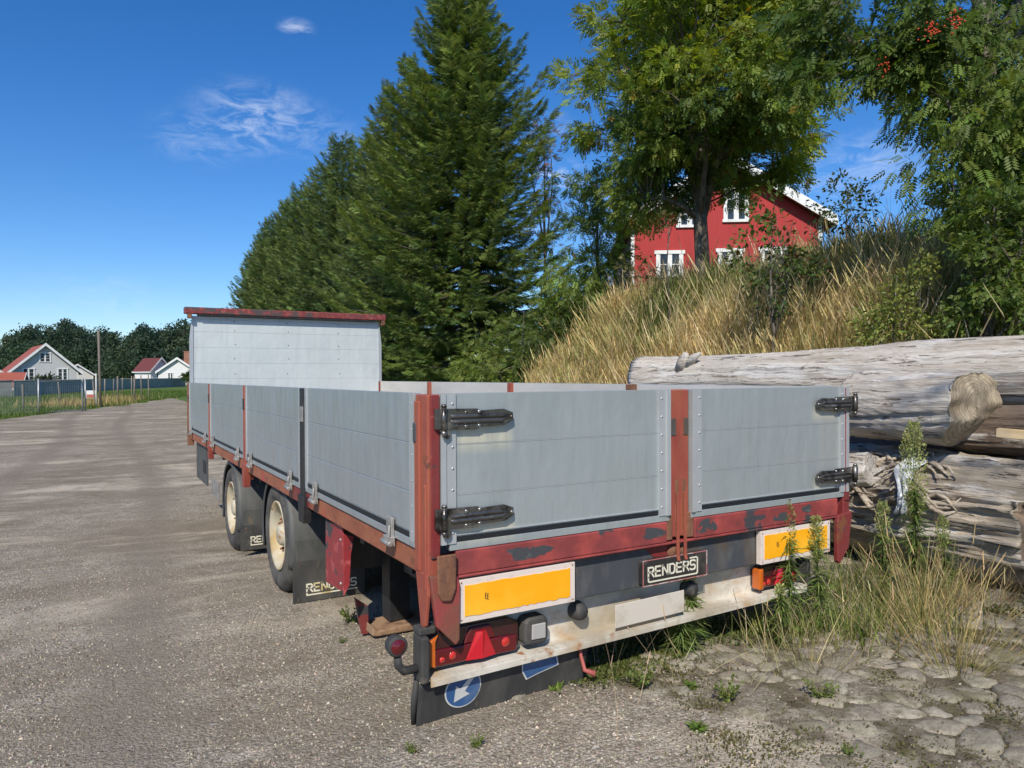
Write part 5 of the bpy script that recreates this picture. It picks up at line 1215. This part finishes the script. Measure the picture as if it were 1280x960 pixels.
WP = [(872, 915, 'rosette', .055, 'bright green rosette in the gravel nearest the viewer'), (1025, 878, 'bush', .085, 'small clover-like plant left of the dry tufts'), (862, 862, 'rosette', .05, 'green rosette at the edge of gravel and cobbles'),
      (512, 942, 'bush', .045, 'small tuft at the bottom of the picture below the signs'), (800, 862, 'bush', .10, 'wide straggly weed in front of the bumper'), (1215, 842, 'rosette', .06, 'spiky rosette in the cobbles by the log end'),
      (693, 865, 'rosette', .04, 'small weed right of the blue square sign'), (425, 804, 'bush', .035, 'tiny weed in open gravel beside the rusty foot'), (436, 778, 'bush', .10, 'pale thistle under the mud flap'), (595, 935, 'bush', .05, 'faint weed in the gravel right of the rubber flap'),
      (910, 880, 'bush', .09, 'thin weed in the gravel between rosettes'), (1060, 948, 'bush', .05, 'low weed at the bottom edge near the cobbles'), (940, 790, 'bush', .12, 'yellowish weed in the cobbles below the tail lamp')]
for i, (px, py, kd, s_, lb) in enumerate(WP):
    dep = FPX*(CZ+.02)/(py-470)
    for it in range(6):
        x, y = bearing_at(px, dep); dep = FPX*(CZ-gz(x, y))/(py-470)
    weed(x, y, kd, s_, lb, 100+i)
def horseweed(x, y, h, seed, label, heavy=1.0, top=.45, lean=(0, 0)):
    r_ = np.random.default_rng(seed); z = gz(x, y); root = empty('tall_weed')
    def st(t): return np.array([x+lean[0]*t*h+.012*math.sin(t*5), y+lean[1]*t*h, z+t*h])
    MB().tube([st(t) for t in np.linspace(0, 1, 9)], [.0075*(1-.8*t) for t in np.linspace(0, 1, 9)], 6).build('stem', layered('green_stem', (.16, .20, .06), [], .7), root)
    n = int(420*heavy); t = r_.uniform(.08, top+.2, n); a = r_.uniform(0, 6.28, n); P_ = np.array([st(q) for q in t]); d = np.stack([np.cos(a), np.sin(a), r_.uniform(-.3, .9, n)], 1)
    L = .105*(1-.35*t)*r_.uniform(.7, 1.3, n)
    tv, tf = blade_template(3, .45); V1, F1, T1 = scatter(tv, tf, P_, frame(d, r_.normal(size=n)*.3, np.stack([L*.07+.003, L, L], 1)), tint_mix(n, (.09, .14, .035), (.22, .29, .08), r_.random(n), r_))
    np_mesh('leaves', V1, F1, T1, M_leaf, root)
    n = int(1300*heavy**1.3); t = top+(1-top)*r_.random(n)**.8; a = r_.uniform(0, 6.28, n); rad_ = .062*heavy**.6*np.sin(np.clip((t-top)/(1-top), .04, 1)*2.6+.25)*r_.random(n)**.6
    P_ = np.array([st(q) for q in t]); P_[:, 0] += np.cos(a)*rad_; P_[:, 1] += np.sin(a)*rad_; P_[:, 2] += rad_*.5
    d = np.stack([np.cos(a), np.sin(a), .6+r_.random(n)], 1); V, F_, T = scatter(SIMPLE[0], SIMPLE[1], P_, frame(d, r_.normal(size=n), .014*r_.uniform(.6, 1.4, n)), tint_mix(n, (.19, .24, .06), (.60, .60, .27), r_.random(n)**1.3, r_))
    np_mesh('flower_head', V, F_, T, M_leaf, root); tag(root, label, 'tall weed', 'tall feathery weeds by the trailer and logs'); return root
horseweed(*bearing_at(1143, 4.45), 1.06, 61, 'tallest feathery weed standing before the logs', 1.5, .42)
horseweed(*bearing_at(986, 3.78), .70, 62, 'feathery weed in front of the orange marker plate', .55, .55, (.02, .02))
horseweed(*bearing_at(1022, 3.85), .60, 63, 'slim weed beside the right end of the marker plate', .5, .6)
horseweed(*bearing_at(975, 3.6), .30, 64, 'short leafy weed in front of the right tail lamp', .25, .7, (.05, 0))
horseweed(*bearing_at(1180, 4.3), .50, 65, 'thin weed right of the tallest one', .4, .6)
horseweed(*bearing_at(1105, 4.2), .62, 66, 'slender weed left of the tallest one', .5, .6)
horseweed(*bearing_at(848, 3.5), .28, 67, 'low weed under the name plate', .4, .6)
horseweed(*bearing_at(862, 3.55), .40, 68, 'weed leaning on the white bumper', .5, .5)
# loose stones on the gravel
n = 120000
dd = 2.2+7.5*rg.random(n)**1.5; pxx = rg.uniform(-60, 1340, n); lat = (pxx-640)/FPX*dd; X_ = CX+dd*_d.x+lat*_r.x; Y_ = CY+dd*_d.y+lat*_r.y
k = (X_ < 2.4)&~((X_-.55+.35*Y_ > .25)&(rg.random(len(X_)) > .12)); X_, Y_ = X_[k], Y_[k]; n = len(X_)
P_ = np.stack([X_, Y_, ground_z(X_, Y_)+.001], 1); tk = np.minimum(np.abs(P_[:, 0]+.85-.035*P_[:, 1]-.25*np.sin(P_[:, 1]*.22-.85)), 1); P_ = P_[-1.6*np.exp(-(tk/.3)**2)+vnoise(P_[:, :2], 1.1, 44)+.5*vnoise(P_[:, :2], 4, 45)+.9*rg.normal(size=len(P_)) > -.2]; n = len(P_); r_ = np.random.default_rng(2)
ico = np.array([(1, .1, .1), (-1, -.15, 0), (.1, 1, -.1), (-.1, -1, .15), (.15, .1, 1), (-.1, 0, -1)]); icf = np.array([(0, 2, 4), (2, 1, 4), (1, 3, 4), (3, 0, 4), (2, 0, 5), (1, 2, 5), (3, 1, 5), (0, 3, 5)])
sz = .0030+.0038*r_.random(n)**2.4
R = frame(r_.normal(size=(n, 3)), r_.uniform(0, 6, n), np.stack([sz*r_.uniform(.7, 1.4, n), sz*r_.uniform(.8, 1.5, n), sz*.75], 1)); f = r_.random(n)**1.4
V, F_, T = scatter(ico, icf, P_, R, tint_mix(n, (.15, .125, .092), (.54, .47, .365), f, r_, .15)); M_stone = foliage('loose_stone', 0, .9, .2)
o = np_mesh('gravel_stones', V, F_, T, M_stone); tag(o, 'loose stones strewn over the gravel yard', 'gravel', kind='stuff')

# ------------------------------------------------------------------ houses
M_glass = glassy('dark_window_glass', (.03, .04, .05), .06)
M_whitewood = layered('white_painted_wood', (.74, .74, .71), [((.60, .60, .58), 3, .5, .7, one)], .55)
def board_mat(name, c, sc=7.0, dirx=True, vary=.12):
    m, t, b = mat(name); v = coords(t)
    w = N(t, 'ShaderNodeTexWave', bands_direction='X' if dirx else 'Z', wave_profile='SAW'); w.inputs['Scale'].default_value = sc/6.283*1.0*2*.5; t.links.new(v, w.inputs[0])
    col = mixc(t, ramp(t, noise(t, coords(t, (3, 3, .5) if dirx else (.5, .5, 3)), 2, 5, .6), .3, .7, 0, .6), c, tuple(x*(1-vary*2.2) for x in c)); t.links.new(col, b.inputs['Base Color'])
    b.inputs['Roughness'].default_value = .7; bump(t, b, ramp(t, w.outputs[1], .0, .12), .35, .02); return m
M_tile = board_mat('red_roof_tiles', (.33, .085, .05), 22, False); M_tiledark = board_mat('dark_red_roof_tiles', (.14, .035, .03), 22, False)
def house(name, label, px, dep, zb, rz, w, L, heave, hridge, mwall, mroof, wins, over=.35, barge=.28, chimney=None, corner=True):
    x, y = bearing_at(px, dep); root = empty(name, (x, y, zb), rz); tag(root, label, 'house')
    hw = w/2; sl_ = (hridge-heave)/hw
    MB().prism([(-hw, -1), (hw, -1), (hw, heave), (0, hridge), (-hw, heave)], 'y', 0, L).build('wall', mwall, root)
    o2 = over
    for s_ in (-1, 1):
        e_ = (s_*(hw+o2), heave-sl_*o2)
        MB().prism([(0, hridge+.03), e_ if False else (e_[0], e_[1]+.03), (e_[0], e_[1]+.17), (0, hridge+.17)], 'y', -over, L+over).build('roof', mroof, root)
        MB().prism([(0, hridge+.02-barge*.2), (e_[0], e_[1]+.02-barge*.2), (e_[0], e_[1]+barge), (0, hridge+barge)], 'y', -over-.05, -over-.002).build('barge_board', M_whitewood, root)
        MB().box(*sorted((e_[0], e_[0]+s_*.03)), -over-.05, L+over, e_[1]-.02, e_[1]+.18).build('eave_board', M_whitewood, root)
        if corner: MB().box(*sorted((s_*(hw-.10), s_*(hw+.03))), -.03, .08, -1, heave).build('corner_board', M_whitewood, root)
    for (x0, x1, z0, z1) in wins:
        f = MB(); t_ = .11
        f.box(x0, x0+t_, -.06, -.001, z0, z1).box(x1-t_, x1, -.06, -.001, z0, z1).box(x0-.06, x1+.06, -.075, -.001, z1-.001, z1+.13).box(x0-.04, x1+.04, -.08, -.001, z0-.10, z0+.001)
        xm = (x0+x1)/2; f.box(xm-.045, xm+.045, -.05, -.001, z0, z1)
        for s0, s1 in ((x0+t_, xm-.045), (xm+.045, x1-t_)):
            for q in ((.36, .68) if z1-z0 > 1.0 else (.5,)): f.box(s0, s1, -.045, -.002, z0+(z1-z0)*q-.014, z0+(z1-z0)*q+.014)
            f.box(s0, s0+.045, -.044, -.003, z0, z1).box(s1-.045, s1, -.044, -.003, z0, z1)
        wo = f.build('window', M_whitewood, root); MB().box(x0+.05, x1-.05, -.02, -.003, z0+.0, z1-.0).build('pane', M_glass, wo)
    if chimney:
        cx_, cy_, cz0, cz1, cs_ = chimney; c = MB().box(cx_-cs_, cx_+cs_, cy_-cs_, cy_+cs_, cz0, cz1).box(cx_-cs_-.08, cx_+cs_+.08, cy_-cs_-.08, cy_+cs_+.08, cz1, cz1+.15).build('chimney', layered('brick', (.36, .16, .10), [((.25, .12, .08), 3, .4, .6, one)], .8), root)
    return root
house('red_house', 'red boarded house with white window trim up on the bank', 907, 27, 4.2, -(YAW+rad(4)), 6.9, 10, 2.85, 5.0, board_mat('red_painted_boards', (.42, .030, .028), 42), M_tiledark,
      [(-.08, .85, 2.92, 4.02), (-1.78, -.85, 2.75, 3.85), (-2.55, -1.55, .90, 1.68), (-.30, .62, .92, 1.72), (1.25, 2.15, .95, 1.75)], .42, .34)
house('grey_house', 'light grey gabled house with red roof across the meadow', 57, 97, -.45, -(YAW-rad(31)-rad(10)), 7.6, 10, 2.7, 6.15, layered('light_grey_boards', (.52, .52, .51), [((.45, .45, .44), 6, .45, .6, (.3, .3, 4))], .8), M_tile,
      [(-2.6, -1.2, 1.5, 3.0), (1.35, 2.6, 1.5, 3.0), (-.7, .65, 4.0, 5.1)], .5, .34)
house('white_house', 'white house with dark red roof right beside the trailer headboard', 222, 150, -.45, -(YAW-rad(25)+rad(8)), 7.2, 9, 3.0, 5.6, layered('white_render', (.72, .70, .68), [], .8), M_tiledark,
      [(-1.9, -.8, 1.6, 2.7), (.9, 2.0, 1.6, 2.7)], .5, .4, (1.7, 3.5, 4.2, 7.2, .8))
house('white_house', 'white house wing turned left, joined behind the one by the headboard', 201, 158, -.45, -(YAW-rad(25)-rad(40)), 5.0, 5, 3.3, 5.9, layered('white_render_side', (.70, .68, .66), [], .8), M_tiledark, [(-1.2, 0, 1.8, 2.8)], .4, .35)
house('garage', 'small pale garage behind the grey house, right of it', 97, 108, -.45, -(YAW-rad(28)-rad(4)), 4.0, 3, 2.3, 3.7, layered('pale_boards', (.58, .56, .52), [], .8), layered('pale_roof', (.5, .48, .45), [], .8), [], .3, .2)
house('red_roofed_shed', 'low annex with red roof at the left of the grey house', 28, 84, -.45, -(YAW-rad(33)-rad(80)), 4.4, 8, .75, 2.3, board_mat('grey_boards_annex', (.25, .24, .23), 30, False), M_tile, [], .4, .15)
house('white_gable_house', 'white gable cut by the left edge of the picture', -42, 88, -.45, -(YAW-rad(34)-rad(10)), 6.5, 8, 2.6, 5.3, layered('white_boards', (.70, .69, .67), [], .8), M_tiledark, [], .5, .3)

# ------------------------------------------------------------------ fences and posts by the meadow
M_fence = layered('grey_green_fence_boards', (.27, .27, .235), [((.33, .33, .29), 1.5, .45, .6, one)], .8)
M_pole = layered('grey_weathered_pole', (.17, .145, .12), [((.26, .23, .19), 3, .5, .6, (1, 1, .2))], .85)
M_tubes = layered('galvanised_tube', (.40, .42, .42), [], .45, .4)
def fence_line(pts, h, label):
    root = empty('board_fence'); tag(root, label, 'fence')
    for (a, b_) in zip(pts[:-1], pts[1:]):
        a = np.array(a); b_ = np.array(b_); L_ = np.linalg.norm(b_-a); d = (b_-a)/L_; nb = int(L_/.16); mb = MB()
        for i in range(nb):
            p = a+d*(i*.16); q = p+d*.145; z0 = gz(*p); n2 = np.array([-d[1], d[0]])*.02
            mb.hexa([(p[0], p[1], z0), (q[0], q[1], z0), (q[0]+n2[0], q[1]+n2[1], z0), (p[0]+n2[0], p[1]+n2[1], z0), (p[0], p[1], z0+h), (q[0], q[1], z0+h), (q[0]+n2[0], q[1]+n2[1], z0+h), (p[0]+n2[0], p[1]+n2[1], z0+h)])
        mb.build('boards', M_fence, root)
        r2 = MB(); z0 = gz(*a); r2.tube([(a[0], a[1], z0+h+.03), (b_[0], b_[1], gz(*b_)+h+.03)], .05, 4); r2.build('top_rail', M_fence, root)
fence_line([bearing_at(-60, 58), bearing_at(17, 62), bearing_at(65, 70), bearing_at(150, 96), bearing_at(232, 122)], 1.35, 'long grey green board fence across the meadow in front of the houses')
def post(px, dep, h, r_, label, name='fence_post', lean=0, cat='post', m=M_pole, grp='wooden posts in the meadow'):
    x, y = bearing_at(px, dep); z = gz(x, y); mb = MB().tube([(x, y, z-.2), (x+lean*.5*_r.x, y+lean*.5*_r.y, z+h*.5), (x+lean*_r.x, y+lean*_r.y, z+h)], [r_, r_*.95, r_*.85], 10)
    o = mb.build(name, m); tag(o, label, cat, grp); return o
names = ['first wooden post at the left, standing by the gate', 'leaning wooden post inside the gate', 'grey post left of the tall pole', 'wooden post just right of the tall pole', 'short wooden post in the dry grass',
         'pale post at the centre of the row', 'thin post behind the dry grass', 'fourth post from the right end of the row', 'third post from the right end, close beside its neighbour', 'second post from the right end of the row', 'rightmost wooden post of the row']
for i, (px, dep, hh, ln) in enumerate([(29, 38, 1.35, -.05), (75, 46, 1.4, -.12), (119, 44, 1.5, -.15), (131, 52, 1.55, 0), (142, 58, 1.5, 0), (147, 50, 1.75, 0), (153, 62, 1.6, 0), (164.5, 53, 1.75, 0), (168, 50, 1.75, 0), (177, 52, 1.8, -.05), (186, 53, 1.85, -.03)]):
    post(px, dep, hh, .045 if i not in (5, 8) else .06, names[i], lean=ln)
post(125.5, 41, 4.3, .075, 'tall leaning wooden utility pole rising above the fence', 'utility_pole', -.08, 'pole', M_pole, None)
post(120.5, 41.3, 1.9, .05, 'short stake with a white cap tied beside the tall pole', 'stake', -.02, 'post', layered('pale_stake', (.5, .48, .44), [], .7), None)
def gate():
    root = empty('mesh_gate'); tag(root, 'tubular steel gate with wire mesh at the meadow edge', 'gate')
    a = np.array(bearing_at(48, 33.5)); b_ = np.array(bearing_at(103, 36.5)); c = np.array(bearing_at(106.5, 36.6)); l = np.array(bearing_at(-30, 31))
    def P3(p, h): return (p[0], p[1], gz(*p)+h)
    for p in (a, b_, c): MB().tube([P3(p, -.1), P3(p, 1.62)], .038, 8).build('gate_post', M_tubes, root)
    d = (b_-a)/np.linalg.norm(b_-a); a2 = a+d*.16; MB().tube([P3(a2, 0.05), P3(a2, 1.5), P3(b_, 1.52), P3(b_, .05), P3(a2, .05)], .022, 6).build('gate_frame', M_tubes, root)
    w = MB()
    for k in range(9): w.tube([P3(l, .1+k*.17), P3(a, .1+k*.17)], .0035, 3, False, False); w.tube([P3(a2, .1+k*.16), P3(b_, .1+k*.16)], .0035, 3, False, False)
    for k in range(40): p = l+(a-l)*k/40; w.tube([P3(p, .05), P3(p, 1.5)], .003, 3, False, False)
    for k in range(20): p = a2+(b_-a2)*k/20; w.tube([P3(p, .05), P3(p, 1.5)], .003, 3, False, False)
    w.build('wire_mesh', M_tubes, root)
gate()
x, y = bearing_at(113.5, 46); sg = MB().box(-.28, .28, 0, .03, .25, .75).build('notice_board', M_whitewood, None); sg.location = (x, y, gz(x, y)+.1); sg.rotation_euler.z = -.2; tag(sg, 'small white and red board leaning in the grass by the pole', 'board')
MB().box(-.24, .24, -.008, -.001, .28, .50).build('red_panel', layered('faded_red', (.45, .12, .09), [], .6), sg); MB().box(-.25, -.20, 0, .03, -.1, .25).build('leg', M_pole, sg); MB().box(.20, .25, 0, .03, -.1, .25).build('leg', M_pole, sg)
# meadow grass: dry patch and rough green edge along the yard
cs = [bearing_at(p_, d_)+(1.6,) for p_, d_ in [(75, 42), (85, 44), (95, 42), (110, 46), (130, 47), (140, 50), (150, 52), (160, 52), (118, 43), (68, 44)]]
Pm = clumps(cs, 1700, .6); g_ = grass('dry_grass', Pm, np.clip(.4+.15*rg.normal(size=len(Pm)), .1, .8), np.full(len(Pm), .03), .25, (.28, .22, .08), (.55, .42, .19), rg.random(len(Pm)), 70); tag(g_, 'patch of dry straw grass around the meadow posts', 'grass', kind='stuff')
n = 60000; t = rg.random(n); ed = rg.random(n)**1.6*34; yy = 20+t*70; xx = -4.1+.33*(yy-32.4)-.3-ed; k = (xx > -60); Pm = np.stack([xx, yy, ground_z(xx, yy)-.02], 1)[k]
g_ = grass('meadow_grass', Pm, np.clip(.16+.07*rg.normal(size=len(Pm)), .04, .4), np.full(len(Pm), .03), .35, (.05, .10, .018), (.15, .20, .045), rg.random(len(Pm)), 71); tag(g_, 'short green grass of the meadow', 'grass', kind='stuff')
# hedge bits beside the houses
small_tree('leafy_shrub', 237, 118, [(236, 468, 5, 6), (240, 472, 5, 5)], 'small bright bush against the headboard edge by the white house', 'shrub', (.05, .08, .02), (.12, .15, .04), 81, SIMPLE, .5, 60, (.6, 1.0), .1)
small_tree('leafy_shrub', 58, 88, [(50, 476, 5, 5), (60, 475, 5, 5), (68, 477, 4, 4)], 'low dark hedge in front of the grey house', 'shrub', (.02, .035, .015), (.06, .08, .03), 82, SIMPLE, .4, 60, (.5, .8), .1)

# ------------------------------------------------------------------ far wood: one mass of crowns on the rise
r_ = np.random.default_rng(90); C_, Rr, Tn = [], [], []
for k in range(300):
    dep = r_.uniform(168, 250); px = r_.uniform(-90, 330); x, y = bearing_at(px, dep); z = gz(x, y)
    toprow = 413+5*math.sin(px*.045+1)+4*math.sin(px*.13)+r_.normal()*4
    H_ = (470-toprow)/FPX*dep+CZ-z
    if dep < 190: H_ *= r_.uniform(.45, .95)
    conif = r_.random() < .55; wR = r_.uniform(2.2, 3.2) if conif else r_.uniform(3.5, 5.2)
    col = np.array([(.034, .060, .036), (.052, .085, .042), (.075, .105, .05), (.095, .10, .05)][r_.choice(4, p=[.4, .35, .18, .07])])
    m_ = 46 if conif else 60
    for q in range(m_):
        hz = H_*(.12+.88*q/m_); sh = (1-(q/m_))**.8 if conif else math.sin(PI*min(1, .18+.82*(q/m_)))**.6
        a = r_.uniform(0, 6.28); rr_ = wR*sh*r_.random()**.4; C_.append((x+math.cos(a)*rr_, y+math.sin(a)*rr_, z+hz)); Rr.append(.9 if conif else 1.3); Tn.append(col*r_.uniform(.7, 1.35))
C_ = np.array(C_); Rr = np.array(Rr); Tn = np.array(Tn); per = 11; n = len(C_)*per
P_ = np.repeat(C_, per, 0)+r_.normal(size=(n, 3))*np.repeat(Rr, per)[:, None]*[.6, .6, .45]
V, F_, T = scatter(SIMPLE[0], SIMPLE[1], P_, frame(r_.normal(size=(n, 3))+[0, 0, .2], r_.uniform(0, 6, n), r_.uniform(.45, 1.0, n)), np.repeat(Tn, per, 0)*r_.uniform(.7, 1.3, (n, 1)))
o = np_mesh('distant_forest', V, F_, T, M_leaf); tag(o, 'dark mixed forest on the rise behind the houses', 'forest', kind='stuff')
